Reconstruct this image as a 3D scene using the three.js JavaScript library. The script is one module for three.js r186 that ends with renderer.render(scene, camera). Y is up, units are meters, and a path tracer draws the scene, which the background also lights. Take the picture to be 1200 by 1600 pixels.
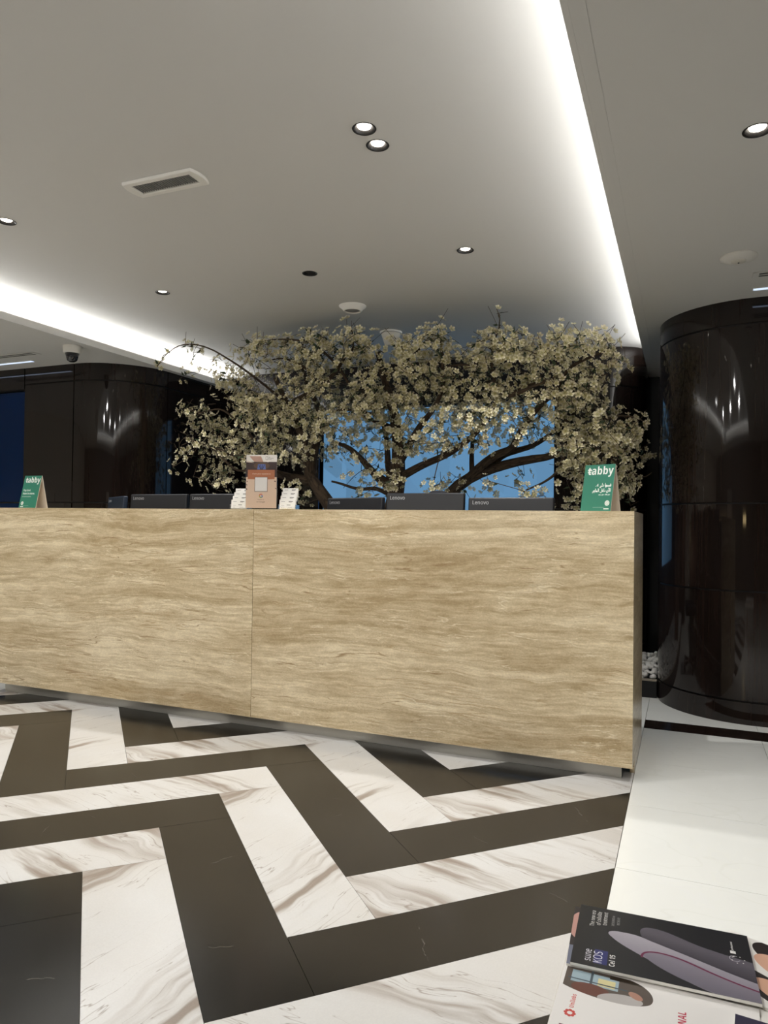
import * as THREE from 'three';
import { mergeGeometries } from 'three/addons/utils/BufferGeometryUtils.js';
import { RoundedBoxGeometry } from 'three/addons/geometries/RoundedBoxGeometry.js';
import { RectAreaLightUniformsLib } from 'three/addons/lights/RectAreaLightUniformsLib.js';
import { FontLoader } from 'three/addons/loaders/FontLoader.js';
import { TextGeometry } from 'three/addons/geometries/TextGeometry.js';

// ---------------------------------------------------------------- camera, exposure, large lights
RectAreaLightUniformsLib.init();
const scene = new THREE.Scene();
scene.background = new THREE.Color(0x000000);
const F_PX = 1123.65;
const camera = new THREE.PerspectiveCamera(2 * Math.atan(800 / F_PX) * 180 / Math.PI, 0.75, 0.05, 60);
camera.position.set(0.21, 1.1513, 3.4197);
camera.rotation.set(0.0155, 0.3963, 0.0131, 'YXZ');
camera.updateMatrixWorld(true);
const renderer = new THREE.WebGLRenderer({ antialias: true });
renderer.toneMapping = THREE.LinearToneMapping;
renderer.toneMappingExposure = 1.5;
renderer.shadowMap.enabled = true;

const SPOT = 1.6, SPOT_COLOR = new THREE.Color().setRGB(1, 0.98, 0.955);
const COVE = 28, COVE_COLOR = new THREE.Color().setRGB(0.95, 0.98, 1);

// room measures (metres): counter front is z = 0, its right end x = 0
const INNER = 2.70, SOFFIT = 2.505, EDGE_R = -0.097, EDGE_L = -4.08, TRAY_FRONT = 5.6, BACK = -3.04;
const ROOM = { x0: -7.4, x1: 3.4, z1: 6.6 };

// ---------------------------------------------------------------- helpers
let seed = 12345;
const rnd = () => { seed = (seed * 1664525 + 1013904223) >>> 0; return seed / 4294967296; };
const rr = (a, b) => a + (b - a) * rnd();
const used = new Map();
function numbered(name) { const n = used.get(name) ?? 0; used.set(name, n + 1); return n ? name + '_' + String(n).padStart(3, '0') : name; }
const V = (x, y, z) => new THREE.Vector3(x, y, z);
function shade(o) { o.traverse((m) => { if (m.isMesh) { m.castShadow = true; m.receiveShadow = true; } }); return o; }
function mesh(name, geo, mat, parent) { const m = new THREE.Mesh(Array.isArray(geo) ? mergeGeometries(geo.map(plain)) : geo, mat); m.name = name; m.castShadow = m.receiveShadow = true; if (parent) parent.add(m); return m; }
function plain(g) { const h = g.index ? g.toNonIndexed() : g.clone(); for (const k of Object.keys(h.attributes)) if (!['position', 'normal', 'uv'].includes(k)) h.deleteAttribute(k); return h; }
function tag(o, label, category, group) { o.userData.label = label; o.userData.category = category; if (group) o.userData.group = group; return o; }
function thing(name, label, category, at = [0, 0, 0], turn = 0, group) { const g = new THREE.Group(); g.name = numbered(name); g.position.set(...at); g.rotation.y = turn; scene.add(g); return tag(g, label, category, group); }
function single(name, geo, mat, label, category, group) { const m = mesh(numbered(name), geo, mat); scene.add(m); return tag(m, label, category, group); }
function struct(name, label) { const g = new THREE.Group(); g.name = name; g.userData.kind = 'structure'; g.userData.label = label; scene.add(g); return g; }
function structMesh(name, geo, mat, label) { const m = mesh(name, geo, mat); m.userData.kind = 'structure'; m.userData.label = label; scene.add(m); return m; }
function copy(o, at, turn) { const c = o.clone(); c.name = numbered(o.name.replace(/_\d{3}$/, '')); c.userData = { ...o.userData }; scene.add(c); if (at) c.position.set(...at); if (turn !== undefined) c.rotation.y = turn; return c; }
// box between two corners, uv in metres
function bx(x0, y0, z0, x1, y1, z1) {
  const g = new THREE.BoxGeometry(x1 - x0, y1 - y0, z1 - z0); g.translate((x0 + x1) / 2, (y0 + y1) / 2, (z0 + z1) / 2);
  return metreUV(g);
}
function metreUV(g) {
  const p = g.attributes.position, n = g.attributes.normal, uv = new Float32Array(p.count * 2);
  for (let i = 0; i < p.count; i++) {
    const a = Math.abs(n.getX(i)), b = Math.abs(n.getY(i)), c = Math.abs(n.getZ(i));
    const [u, v] = b >= a && b >= c ? [p.getX(i), p.getZ(i)] : a >= c ? [p.getZ(i), p.getY(i)] : [p.getX(i), p.getY(i)];
    uv[2 * i] = u; uv[2 * i + 1] = v;
  }
  g.setAttribute('uv', new THREE.BufferAttribute(uv, 2)); return g;
}
function rbx(w, h, d, r, at = [0, 0, 0]) { const g = new RoundedBoxGeometry(w, h, d, 2, r); g.translate(...at); return g; }
function lathe(pts, seg = 40) { return new THREE.LatheGeometry(pts.map(([r, y]) => new THREE.Vector2(r, y)), seg); }
function cyl(r0, r1, h, at, seg = 20) { const g = new THREE.CylinderGeometry(r0, r1, h, seg); g.translate(...at); return g; }
// a pixel of the photograph on a plane of the room
function ray(px, py) { return V((px - 600) / F_PX, -(py - 800) / F_PX, -1).applyQuaternion(camera.quaternion); }
function onZ(px, py, z) { const d = ray(px, py); return camera.position.clone().addScaledVector(d, (z - camera.position.z) / d.z); }
function onY(px, py, y) { const d = ray(px, py); return camera.position.clone().addScaledVector(d, (y - camera.position.y) / d.y); }

// ---------------------------------------------------------------- noise and textures
const perm = new Uint8Array(512); { const b = [...Array(256).keys()]; for (let i = 255; i > 0; i--) { const j = Math.floor(rnd() * (i + 1)); [b[i], b[j]] = [b[j], b[i]]; } for (let i = 0; i < 512; i++) perm[i] = b[i & 255]; }
const grad = Float32Array.from({ length: 256 }, () => rnd());
function noise(x, y) {
  const xi = Math.floor(x), yi = Math.floor(y), fx = x - xi, fy = y - yi, u = fx * fx * fx * (fx * (fx * 6 - 15) + 10), v = fy * fy * fy * (fy * (fy * 6 - 15) + 10);
  const h = (i, j) => grad[perm[(perm[i & 255] + j) & 255]];
  const a = h(xi, yi), b = h(xi + 1, yi), c = h(xi, yi + 1), d = h(xi + 1, yi + 1);
  return (a + (b - a) * u) * (1 - v) + (c + (d - c) * u) * v;
}
function fbm(x, y, o = 4) { let s = 0, a = 0.5, n = 0; for (let i = 0; i < o; i++) { s += a * noise(x + i * 17.3, y + i * 9.1); n += a; x *= 2.03; y *= 2.03; a *= 0.5; } return s / n; }
// the same, repeating after px by py cells
function tnoise(x, y, px, py) {
  const xi = Math.floor(x), yi = Math.floor(y), fx = x - xi, fy = y - yi, u = fx * fx * (3 - 2 * fx), v = fy * fy * (3 - 2 * fy), m = (a, n) => ((a % n) + n) % n;
  const h = (i, j) => grad[perm[(perm[m(i, px) & 255] + m(j, py)) & 255]], a = h(xi, yi), b = h(xi + 1, yi), c = h(xi, yi + 1), d = h(xi + 1, yi + 1);
  return (a + (b - a) * u) * (1 - v) + (c + (d - c) * u) * v;
}
function tfbm(u, v, px, py, o = 4) { let s = 0, a = 0.5, n = 0; for (let i = 0; i < o; i++) { s += a * tnoise(u * px, v * py, px, py); n += a; px *= 2; py *= 2; a *= 0.5; } return s / n; }
const clamp = (x, a = 0, b = 1) => Math.min(b, Math.max(a, x));
const smooth = (a, b, x) => { const t = clamp((x - a) / (b - a)); return t * t * (3 - 2 * t); };
const mix3 = (a, b, t) => [a[0] + (b[0] - a[0]) * t, a[1] + (b[1] - a[1]) * t, a[2] + (b[2] - a[2]) * t];
function paint(w, h, fn, srgb = true) {
  const d = new Uint8Array(w * h * 4);
  for (let j = 0; j < h; j++) for (let i = 0; i < w; i++) { const c = fn(i / w, j / h), k = 4 * (j * w + i); d[k] = clamp(c[0], 0, 255); d[k + 1] = clamp(c[1], 0, 255); d[k + 2] = clamp(c[2], 0, 255); d[k + 3] = 255; }
  const t = new THREE.DataTexture(d, w, h); t.magFilter = THREE.LinearFilter; t.minFilter = THREE.LinearMipmapLinearFilter; t.generateMipmaps = true; t.wrapS = t.wrapT = THREE.RepeatWrapping;
  if (srgb) t.colorSpace = THREE.SRGBColorSpace; t.needsUpdate = true; return t;
}
function canvasTex(w, h, draw) {
  const c = document.createElement('canvas'); c.width = w; c.height = h; const x = c.getContext('2d'); draw(x, w, h);
  const t = new THREE.CanvasTexture(c); t.colorSpace = THREE.SRGBColorSpace; return t;
}
const std = (o) => new THREE.MeshStandardMaterial(o), phy = (o) => new THREE.MeshPhysicalMaterial(o);

// travertine: horizontal wavy beds, 2.01 x 1.16 m for each texture
function travertine(ox, oy) {
  return paint(1400, 800, (u, v) => {
    const x = u * 2.01 + ox, y = v * 1.16 + oy;
    const wx = fbm(x * 1.1, y * 2.2, 3) - 0.5, wy = (fbm(x * 1.4 + 7, y * 3 + 3, 3) - 0.5) * 0.055 + (fbm(x * 7 + 2, y * 12, 4) - 0.5) * 0.024;
    const yy = y + wy - x * 0.01, xx = x + wx * 0.3;
    const bed = fbm(xx * 0.9, yy * 24, 5), fine = fbm(xx * 8, yy * 110, 4), patch = fbm(xx * 2 + 40, yy * 7 + 11, 4), cloud = fbm(xx * 15 + 9, yy * 46, 5);
    const t = 0.5 + (bed - 0.5) * 1.05 + (fine - 0.5) * 0.7 + (patch - 0.5) * 0.75 + (cloud - 0.5) * 0.6;
    let c = mix3([174, 152, 115], [230, 214, 181], clamp(t));
    const r1 = Math.abs(fbm(xx * 1.1 + 90, yy * 24 + 5, 3) - 0.5), vein = smooth(0.011, 0.001, r1) * smooth(0.42, 0.6, fbm(xx * 3.4 + 5, yy * 9 + 70, 3));
    c = mix3(c, [152, 125, 89], vein * 0.8);
    const r3 = Math.abs(fbm(xx * 1.7 + 60, yy * 38 + 15, 4) - 0.5); c = mix3(c, [176, 149, 110], smooth(0.035, 0.004, r3) * smooth(0.48, 0.62, fbm(xx * 2.2 + 35, yy * 7 + 20, 3)) * 0.6);
    const r2 = Math.abs(fbm(xx * 2.6 + 20, yy * 40 + 35, 5) - 0.5), pale = smooth(0.024, 0.002, r2) * smooth(0.45, 0.6, fbm(xx * 5 + 55, yy * 12, 3));
    c = mix3(c, [248, 238, 212], pale * 0.6);
    const g = (noise(x * 420, y * 420) - 0.5) * 14 + (noise(x * 130, y * 210) - 0.5) * 15; return [c[0] + g, c[1] + g, c[2] + g];
  });
}
// white marble with taupe streaks, 1.14 x 0.27 m; ang: streak angle against the slab's length
function marble(ox, oy, ang, amount) {
  const ca = Math.cos(ang), sa = Math.sin(ang);
  return paint(900, 212, (u, v) => {
    const x0 = u * 1.14 + ox, y0 = v * 0.27 + oy, w = (fbm(x0 * 5, y0 * 5, 3) - 0.5) * 0.07;
    const s = (x0 * ca + y0 * sa), t = (-x0 * sa + y0 * ca) + w;
    const zone = smooth(0.56 - amount * 0.16, 0.74, fbm(s * 1.1 + 4, t * 4.2 + 9, 3)), streak = fbm(s * 2.6, t * 24, 5), hair = Math.abs(fbm(s * 2.5 + 31, t * 30 + 17, 4) - 0.5);
    let c = mix3([214, 214, 213], [206, 203, 198], fbm(x0 * 4 + 60, y0 * 4, 3));
    c = mix3(c, [150, 139, 129], clamp(zone * smooth(0.36, 0.74, streak) * 1.05));
    c = mix3(c, [138, 128, 119], smooth(0.014, 0.001, hair) * 0.55 * smooth(0.42, 0.6, fbm(s * 2 + 70, t * 9, 3)));
    const g = (noise(x0 * 300, y0 * 300) - 0.5) * 4; return [c[0] + g, c[1] + g, c[2] + g];
  });
}
function darkStone(ox) {
  return paint(600, 144, (u, v) => {
    const x = u * 1.14 + ox, y = v * 0.27; const n = fbm(x * 9, y * 9, 4) - 0.5, f = noise(x * 240, y * 240) - 0.5;
    const c = [32 + n * 6 + f * 3, 30.5 + n * 6 + f * 3, 28 + n * 6 + f * 3];
    let line = 0; for (const [px, tilt, a, b] of [[0.31 + ox * 0.02, 0.25, 0.02, 0.2], [0.93 - ox * 0.03, -0.4, 0.1, 0.27]]) { const d = Math.abs(u * 1.14 - px - (y - 0.13) * tilt - (fbm(y * 45 + ox, px * 9, 3) - 0.5) * 0.02); line = Math.max(line, smooth(0.0012, 0.0003, d) * smooth(a, a + 0.03, y) * smooth(b, b - 0.03, y) * smooth(0.45, 0.6, noise(y * 60, px * 30))); }
    return mix3(c, [150, 142, 132], line * 0.7);
  });
}
const T = {
  trav: [travertine(3.1, 1.7), travertine(11.4, 6.2)],
  marbleA: [marble(1, 2, 1.02, 0.6), marble(6, 9, 0.95, 0.9), marble(14, 3, 1.1, 0.75)],
  marbleB: [marble(21, 5, -0.92, 0.6), marble(33, 1, -1.0, 0.85), marble(43, 8, -0.85, 0.7)],
  dark: [darkStone(2.1), darkStone(8.7)],
  cream: paint(512, 512, (u, v) => { const n = tfbm(u, v, 7, 7) - 0.5, s = smooth(0.012, 0.002, Math.abs(tfbm(u, v, 3, 5) - 0.5)); return [237 + n * 6 - s * 3, 238 + n * 6 - s * 3, 233 + n * 7 - s * 4]; }),
  wood: paint(512, 512, (u, v) => { const g = tfbm(u, v, 90, 3) - 0.5, b = tfbm(u, v, 11, 2, 3) - 0.5; const k = 1 + g * 0.5 + b * 0.45; return [29 * k, 20 * k, 16 * k]; }),
  wave: paint(512, 512, (u, v) => { const k = 128 + (tfbm(u, v, 9, 3, 3) - 0.5) * 200 + (tfbm(u, v, 46, 5, 2) - 0.5) * 22; return [k, k, k]; }, false),
  blackMarble: paint(512, 128, (u, v) => { const n = fbm(u * 12, v * 4, 4); let c = [22 + n * 18, 16 + n * 13, 14 + n * 11]; return mix3(c, [150, 130, 118], smooth(0.006, 0.001, Math.abs(fbm(u * 9 + 3, v * 3 + 8, 4) - 0.5)) * smooth(0.5, 0.62, noise(u * 9, v * 3)) * 0.8); }),
  blue: paint(512, 340, (u, v) => {   // faceted blue print of the glowing panel
    let best = 9, id = 0; const X = u * 9, Y = v * 4;
    for (let i = -1; i < 2; i++) for (let j = -1; j < 2; j++) { const a = Math.floor(X) + i, b = Math.floor(Y) + j, q = Math.sin(a * 127.1 + b * 311.7) * 43758.5, r = Math.sin(a * 269.5 + b * 183.3) * 24634.6; const fx = a + (q - Math.floor(q)), fy = b + (r - Math.floor(r)); const d = Math.abs(fx - X) * 0.9 + Math.abs(fy - Y + (fx - X) * 0.5); if (d < best) { best = d; id = (q - Math.floor(q)); } }
    const k = 0.93 + id * 0.14; return [104 * k, 152 * k, 192 * k];
  }),
  bark: paint(256, 256, (u, v) => { const n = tfbm(u, v, 22, 7), r = smooth(0.1, 0, Math.abs(tfbm(u, v, 14, 5, 3) - 0.5)); const c = mix3([58, 46, 36], [104, 86, 66], n); return mix3(c, [34, 27, 22], r * 0.6); }),
};
T.wood.repeat.set(0.9, 0.5); T.wave.repeat.set(0.8, 0.4);
const M = {
  ceiling: std({ color: 0xd6d4d0, roughness: 0.92 }),
  plaster: std({ color: 0xdcd8d0, roughness: 0.9 }),
  taupe: std({ color: 0x70695f, roughness: 0.9 }),
  wood: phy({ map: T.wood, roughness: 0.5, specularIntensity: 0.12, clearcoat: 1, clearcoatRoughness: 0.05, bumpMap: T.wave, bumpScale: 0.0006 }),
  groove: std({ color: 0x080605, roughness: 0.6 }),
  trav: T.trav.map((map) => phy({ map, roughness: 0.34, clearcoat: 0.35, clearcoatRoughness: 0.1 })),
  travSide: phy({ map: T.trav[1], roughness: 0.3, clearcoat: 0.7, clearcoatRoughness: 0.22 }),
  cream: std({ map: T.cream, roughness: 0.14 }),
  marbleA: T.marbleA.map((map) => std({ map, roughness: 0.16 })),
  marbleB: T.marbleB.map((map) => std({ map, roughness: 0.16 })),
  dark: T.dark.map((map) => std({ map, roughness: 0.2 })),
  strip: std({ map: T.blackMarble, roughness: 0.12 }),
  grout: std({ color: 0x8d8679, roughness: 0.9 }),
  steel: std({ color: 0xb9b7b0, metalness: 0.55, roughness: 0.35 }),
  chrome: std({ color: 0xc8c8c8, metalness: 1, roughness: 0.18 }),
  black: std({ color: 0x121214, roughness: 0.45 }),
  monitor: std({ color: 0x23252b, roughness: 0.42 }),
  monitorBlue: std({ color: 0x2a3546, roughness: 0.4 }),
  logo: std({ color: 0xb9bcc0, roughness: 0.4, metalness: 0.3 }),
  white: std({ color: 0xe9e6df, roughness: 0.5 }),
  offwhite: std({ color: 0xd9d4c8, roughness: 0.6 }),
  ring: std({ color: 0x2b2a2a, roughness: 0.35, metalness: 0.6 }),
  lens: std({ color: 0xffffff, emissive: 0xfff4e4, emissiveIntensity: 6 }),
  led: std({ color: 0xffffff, emissive: 0xfff1df, emissiveIntensity: 3 }),
  shelfGlow: std({ color: 0xffffff, emissive: 0xffdfa0, emissiveIntensity: 2.2 }),
  tubeLight: std({ color: 0xffffff, emissive: 0xbfd4f5, emissiveIntensity: 0.75 }),
  glassDoor: phy({ color: 0x0e2a55, roughness: 0.06, specularIntensity: 0.35 }),
  blue: std({ color: 0x000000, emissive: 0xffffff, emissiveMap: T.blue, emissiveIntensity: 0.52, roughness: 0.5 }),
  bark: std({ map: T.bark, roughness: 0.95, bumpMap: T.bark, bumpScale: 0.006 }),
  twig: std({ color: 0x4a3c2c, roughness: 0.9 }),
  petal: phy({ vertexColors: true, roughness: 0.8, side: THREE.DoubleSide, transmission: 0.2, thickness: 0 }),
  leaf: std({ color: 0x3c4a30, roughness: 0.7, side: THREE.DoubleSide }),
  pebble: std({ color: 0xe6e3dd, roughness: 0.7 }),
  soil: std({ color: 0x1c1916, roughness: 1 }),
  acrylic: phy({ color: 0xffffff, transmission: 1, roughness: 0.03, thickness: 0, ior: 1.49 }),
  paper: std({ color: 0xf2efe8, roughness: 0.7 }),
  card: std({ color: 0xf4f2ee, roughness: 0.6 }),
  tentBack: std({ color: 0xd8cdbd, roughness: 0.7 }),
  fabric: std({ color: 0x1b1d24, roughness: 0.85 }),
  grille: std({ color: 0x918f8e, roughness: 0.6 }),
};

// ---------------------------------------------------------------- floor
const floor = struct('floor', 'polished stone floor with a dark and white zigzag field and cream tiles');
mesh('screed', bx(ROOM.x0, -0.16, -3.7, ROOM.x1, -0.012, ROOM.z1), M.grout, floor);
function prism(poly, uvOf, y0 = -0.011, y1 = 0) {   // flat stone with an outline in x, z
  const pos = [], nor = [], uv = [], n = poly.length; let area = 0; for (let i = 0; i < n; i++) { const [a, b] = poly[i], [c, d] = poly[(i + 1) % n]; area += a * d - c * b; }
  if (area > 0) poly = [...poly].reverse();
  const put = (x, y, z, nx, ny, nz) => { pos.push(x, y, z); nor.push(nx, ny, nz); uv.push(...uvOf(x, z)); };
  for (let i = 1; i < n - 1; i++) for (const k of [0, i, i + 1]) put(poly[k][0], y1, poly[k][1], 0, 1, 0);
  for (let i = 0; i < n; i++) { const [a, b] = poly[i], [c, d] = poly[(i + 1) % n], l = Math.hypot(c - a, d - b), nx = -(d - b) / l, nz = (c - a) / l; for (const [x, y, z] of [[a, y1, b], [a, y0, b], [c, y0, d], [a, y1, b], [c, y0, d], [c, y1, d]]) put(x, y, z, nx, 0, nz); }
  const g = new THREE.BufferGeometry(); g.setAttribute('position', new THREE.Float32BufferAttribute(pos, 3)); g.setAttribute('normal', new THREE.Float32BufferAttribute(nor, 3)); g.setAttribute('uv', new THREE.Float32BufferAttribute(uv, 2)); return g;
}
function clipPoly(poly, x0, x1, z0, z1) {
  for (const [ax, lim, s] of [[0, x0, 1], [0, x1, -1], [1, z0, 1], [1, z1, -1]]) {
    const out = []; for (let i = 0; i < poly.length; i++) { const a = poly[i], b = poly[(i + 1) % poly.length], da = (a[ax] - lim) * s, db = (b[ax] - lim) * s; if (da >= 0) out.push(a); if ((da >= 0) !== (db >= 0)) { const t = da / (da - db); out.push([a[0] + (b[0] - a[0]) * t, a[1] + (b[1] - a[1]) * t]); } }
    poly = out; if (poly.length < 3) return null;
  }
  let ar = 0; for (let i = 0; i < poly.length; i++) { const [a, b] = poly[i], [c, d] = poly[(i + 1) % poly.length]; ar += a * d - c * b; }
  return Math.abs(ar) > 2e-4 ? poly : null;
}
const CH = { x0: -4.018, x1: -0.0015, z0: -0.3, z1: 4.2 }, Z0 = 0.115, DZ = 0.3735, GAP = 0.0011;
for (const xp of [-4.8, -3.2, -1.6, 0]) for (let k = -6; k < 12; k++) {
  const zk = Z0 + DZ * k, dark = ((k % 2) + 2) % 2 === 0;
  for (const arm of ['left', 'right']) {
    const [A0, A1, B0, B1] = arm === 'left' ? [zk + xp, zk + DZ + xp, zk - xp, zk - xp + 1.6] : [zk + DZ + xp, zk + DZ + xp + 1.6, zk - xp, zk + DZ - xp];
    const P = (A, B) => [(A - B) / 2, (A + B) / 2], poly = clipPoly([P(A0 + GAP, B0 + GAP), P(A1 - GAP, B0 + GAP), P(A1 - GAP, B1 - GAP), P(A0 + GAP, B1 - GAP)], CH.x0, CH.x1, CH.z0, CH.z1);
    if (!poly) continue;
    const flip = rnd() < 0.5, S = Math.SQRT1_2;
    const uvOf = (x, z) => { const A = x + z, B = z - x; const [l, w] = arm === 'left' ? [(B - B0) * S, (A - A0) * S] : [(A - A0) * S, (B - B0) * S]; return flip ? [1 - l / 1.14, 1 - w / 0.27] : [l / 1.14, w / 0.27]; };
    const set = dark ? M.dark : arm === 'left' ? M.marbleB : M.marbleA;
    mesh(dark ? 'dark_marble_slab' : 'white_marble_slab', prism(poly, uvOf), set[Math.floor(rnd() * set.length)], floor);
  }
}
function creamField(x0, x1, z0, z1, ox, oz) {
  for (let i = Math.floor((x0 - ox) / 0.6); ox + i * 0.6 < x1; i++) for (let j = Math.floor((z0 - oz) / 0.6); oz + j * 0.6 < z1; j++) {
    const a = ox + i * 0.6, b = oz + j * 0.6, q = clipPoly([[a + 0.0008, b + 0.0008], [a + 0.5992, b + 0.0008], [a + 0.5992, b + 0.5992], [a + 0.0008, b + 0.5992]], x0, x1, z0, z1);
    if (!q) continue; const du = rnd(), dv = rnd(); mesh('cream_tile', prism(q, (x, z) => [x * 0.7 + du, z * 0.7 + dv]), M.cream, floor);
  }
}
creamField(0.001, ROOM.x1, -0.972, ROOM.z1, 0, 0.255);
creamField(ROOM.x0, -4.02, -1.4, ROOM.z1, -4.02, 0.255);
creamField(-4.018, 0, 4.202, ROOM.z1, 0, 0.255);
creamField(-4.018, -0.001, -1.76, -0.302, 0, 0.255);
creamField(0.001, ROOM.x1, -1.9, -1.166, 0, 0.037);
for (let i = 0; i < 3; i++) { const a = 0.001 + i * 1.15, b = Math.min(ROOM.x1, a + 1.149); mesh('black_marble_strip', prism([[a, -1.164], [b, -1.164], [b, -0.974], [a, -0.974]], (x, z) => [x, z * 4]), M.strip, floor); }

// ---------------------------------------------------------------- ceiling
const downHoles = [[-0.9617, 0.8725], [-0.9615, 0.739], [-0.9444, -0.4796], [-3.0666, 0.8725], [-3.0666, 0.7466], [-3.0764, -0.4822], [-1.9528, -0.5019],
  [-0.95, 2.1], [-0.95, 2.24], [-3.07, 2.1], [-3.07, 2.24], [-0.95, 3.5], [-3.07, 3.5], [-2.01, 3.5], [-0.95, 4.8], [-3.07, 4.8]];
const soffitHoles = [[0.43, 0.697], [1.75, 0.0], [-4.62, 0.697], [-4.62, 2.4], [-4.62, 4.1], [-6.2, 0.697], [-6.2, 3.0]];
function sheet(x0, x1, z0, z1, y, th, holes, r) {
  const s = new THREE.Shape([new THREE.Vector2(x0, z0), new THREE.Vector2(x1, z0), new THREE.Vector2(x1, z1), new THREE.Vector2(x0, z1)]);
  for (const [x, z] of holes) if (x > x0 && x < x1 && z > z0 && z < z1) { const h = new THREE.Path(); h.absarc(x, z, r, 0, Math.PI * 2, true); s.holes.push(h); }
  const g = new THREE.ExtrudeGeometry(s, { depth: th, bevelEnabled: false, curveSegments: 28 }); g.rotateX(Math.PI / 2); g.translate(0, y + th, 0); return g;
}
const COVE_W = 0.24, HOLE = 0.041;
structMesh('ceiling', sheet(EDGE_L - COVE_W, EDGE_R + COVE_W, BACK - 0.5, TRAY_FRONT + COVE_W, INNER, 0.02, downHoles, HOLE), M.ceiling, 'raised white plaster ceiling tray above the counter');
structMesh('ceiling_001', sheet(EDGE_R + 0.0182, ROOM.x1, -3.7, ROOM.z1, SOFFIT, 0.02, soffitHoles, HOLE), M.ceiling, 'lower white ceiling soffit over the cream tiled aisle');
structMesh('ceiling_002', sheet(ROOM.x0, EDGE_L - 0.0182, -3.7, ROOM.z1, SOFFIT, 0.02, soffitHoles, HOLE), M.ceiling, 'lower white ceiling soffit with the surveillance camera');
structMesh('ceiling_003', sheet(EDGE_L - 0.0181, EDGE_R + 0.0181, TRAY_FRONT + 0.0182, ROOM.z1, SOFFIT, 0.02, [], HOLE), M.ceiling, 'lower white ceiling soffit at the end of the tray');
structMesh('ceiling_004', bx(ROOM.x0 - 0.2, 2.95, -3.9, ROOM.x1 + 0.2, 3.1, ROOM.z1 + 0.2), M.plaster, 'structural slab above the ceiling');
const LIP = 0.053;
structMesh('trim_1', bx(EDGE_R, SOFFIT, -3.7, EDGE_R + 0.018, SOFFIT + LIP, TRAY_FRONT), M.ceiling, 'upstand of the light cove above the aisle');
structMesh('trim_2', bx(EDGE_L - 0.018, SOFFIT, -3.03, EDGE_L, SOFFIT + LIP, TRAY_FRONT), M.ceiling, 'white upstand of the bright light cove by the camera');
structMesh('trim_3', bx(EDGE_L, SOFFIT, TRAY_FRONT, EDGE_R, SOFFIT + LIP, TRAY_FRONT + 0.018), M.ceiling, 'upstand of the light cove at the tray end');
structMesh('trim_4', bx(EDGE_R + 0.019, SOFFIT - 0.0018, -2.9, EDGE_R + 0.062, SOFFIT - 0.0002, TRAY_FRONT), M.ceiling, 'flat edging strip along the soffit edge');
structMesh('trim_5', bx(EDGE_R + COVE_W - 0.01, SOFFIT + 0.02, BACK, EDGE_R + COVE_W + 0.01, INNER, TRAY_FRONT + COVE_W), M.ceiling, 'inner face of the light cove above the aisle');
structMesh('trim_6', bx(EDGE_L - COVE_W - 0.01, SOFFIT + 0.02, BACK, EDGE_L - COVE_W + 0.01, INNER, TRAY_FRONT + COVE_W), M.ceiling, 'inner face of the light cove by the camera');
structMesh('trim_7', bx(EDGE_L - COVE_W, SOFFIT + 0.02, TRAY_FRONT + COVE_W - 0.01, EDGE_R + COVE_W, INNER, TRAY_FRONT + COVE_W + 0.01), M.ceiling, 'inner face of the light cove at the tray end');

// ---------------------------------------------------------------- walls: lacquered panels with open joints
const ROWS = [[0.0, 0.134], [0.134, 0.7776], [0.7776, 1.297], [1.297, 2.355], [2.355, 2.505]];
function arc(cx, cz, r, a0, a1, n = 22) { return Array.from({ length: n + 1 }, (_, i) => { const a = a0 + (a1 - a0) * i / n; return [cx + r * Math.cos(a), cz + r * Math.sin(a)]; }); }
// solid sheet along a path of [x, z]; its outer face is on the right-hand side of the path
function panelGeo(path, y0, y1, th = 0.012, out = 0) {
  const n = path.length, N = path.map((_, i) => { const a = path[Math.max(0, i - 1)], b = path[Math.min(n - 1, i + 1)], l = Math.hypot(b[0] - a[0], b[1] - a[1]); return [-(b[1] - a[1]) / l, (b[0] - a[0]) / l]; });
  const pos = [], nor = [], uv = []; let s = 0; const S = path.map((q, i) => (s += i ? Math.hypot(q[0] - path[i - 1][0], q[1] - path[i - 1][1]) : 0));
  const off = path[0][0] * 0.37 + path[0][1] * 0.61 + y0 * 0.23;
  const quad = (A, B, C, D) => { for (const [p, nn, t] of [A, B, C, A, C, D]) { pos.push(...p); nor.push(...nn); uv.push(t[0] + off, t[1]); } };
  const O = (i, y) => [[path[i][0] + N[i][0] * out, y, path[i][1] + N[i][1] * out], [N[i][0], 0, N[i][1]], [S[i], y]], I = (i, y) => [[path[i][0] + N[i][0] * (out - th), y, path[i][1] + N[i][1] * (out - th)], [-N[i][0], 0, -N[i][1]], [S[i], y]];
  const w = (v, nn) => [v[0], nn, v[2]];
  for (let i = 0; i < n - 1; i++) {
    quad(O(i, y0), O(i + 1, y0), O(i + 1, y1), O(i, y1)); quad(I(i + 1, y0), I(i, y0), I(i, y1), I(i + 1, y1));
    for (const [y, d] of [[y1, 1], [y0, -1]]) { const q = [O(i, y), O(i + 1, y), I(i + 1, y), I(i, y)].map((v) => w(v, [0, d, 0])); d > 0 ? quad(...q) : quad(...q.reverse()); }
  }
  for (const [i, d] of [[0, -1], [n - 1, 1]]) { const tx = N[i][1] * d, tz = -N[i][0] * d, q = [O(i, y0), I(i, y0), I(i, y1), O(i, y1)].map((v) => w(v, [tx, 0, tz])); d > 0 ? quad(...q) : quad(...q.reverse()); }
  const g = new THREE.BufferGeometry(); g.setAttribute('position', new THREE.Float32BufferAttribute(pos, 3)); g.setAttribute('normal', new THREE.Float32BufferAttribute(nor, 3)); g.setAttribute('uv', new THREE.Float32BufferAttribute(uv, 2)); return g;
}
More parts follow.
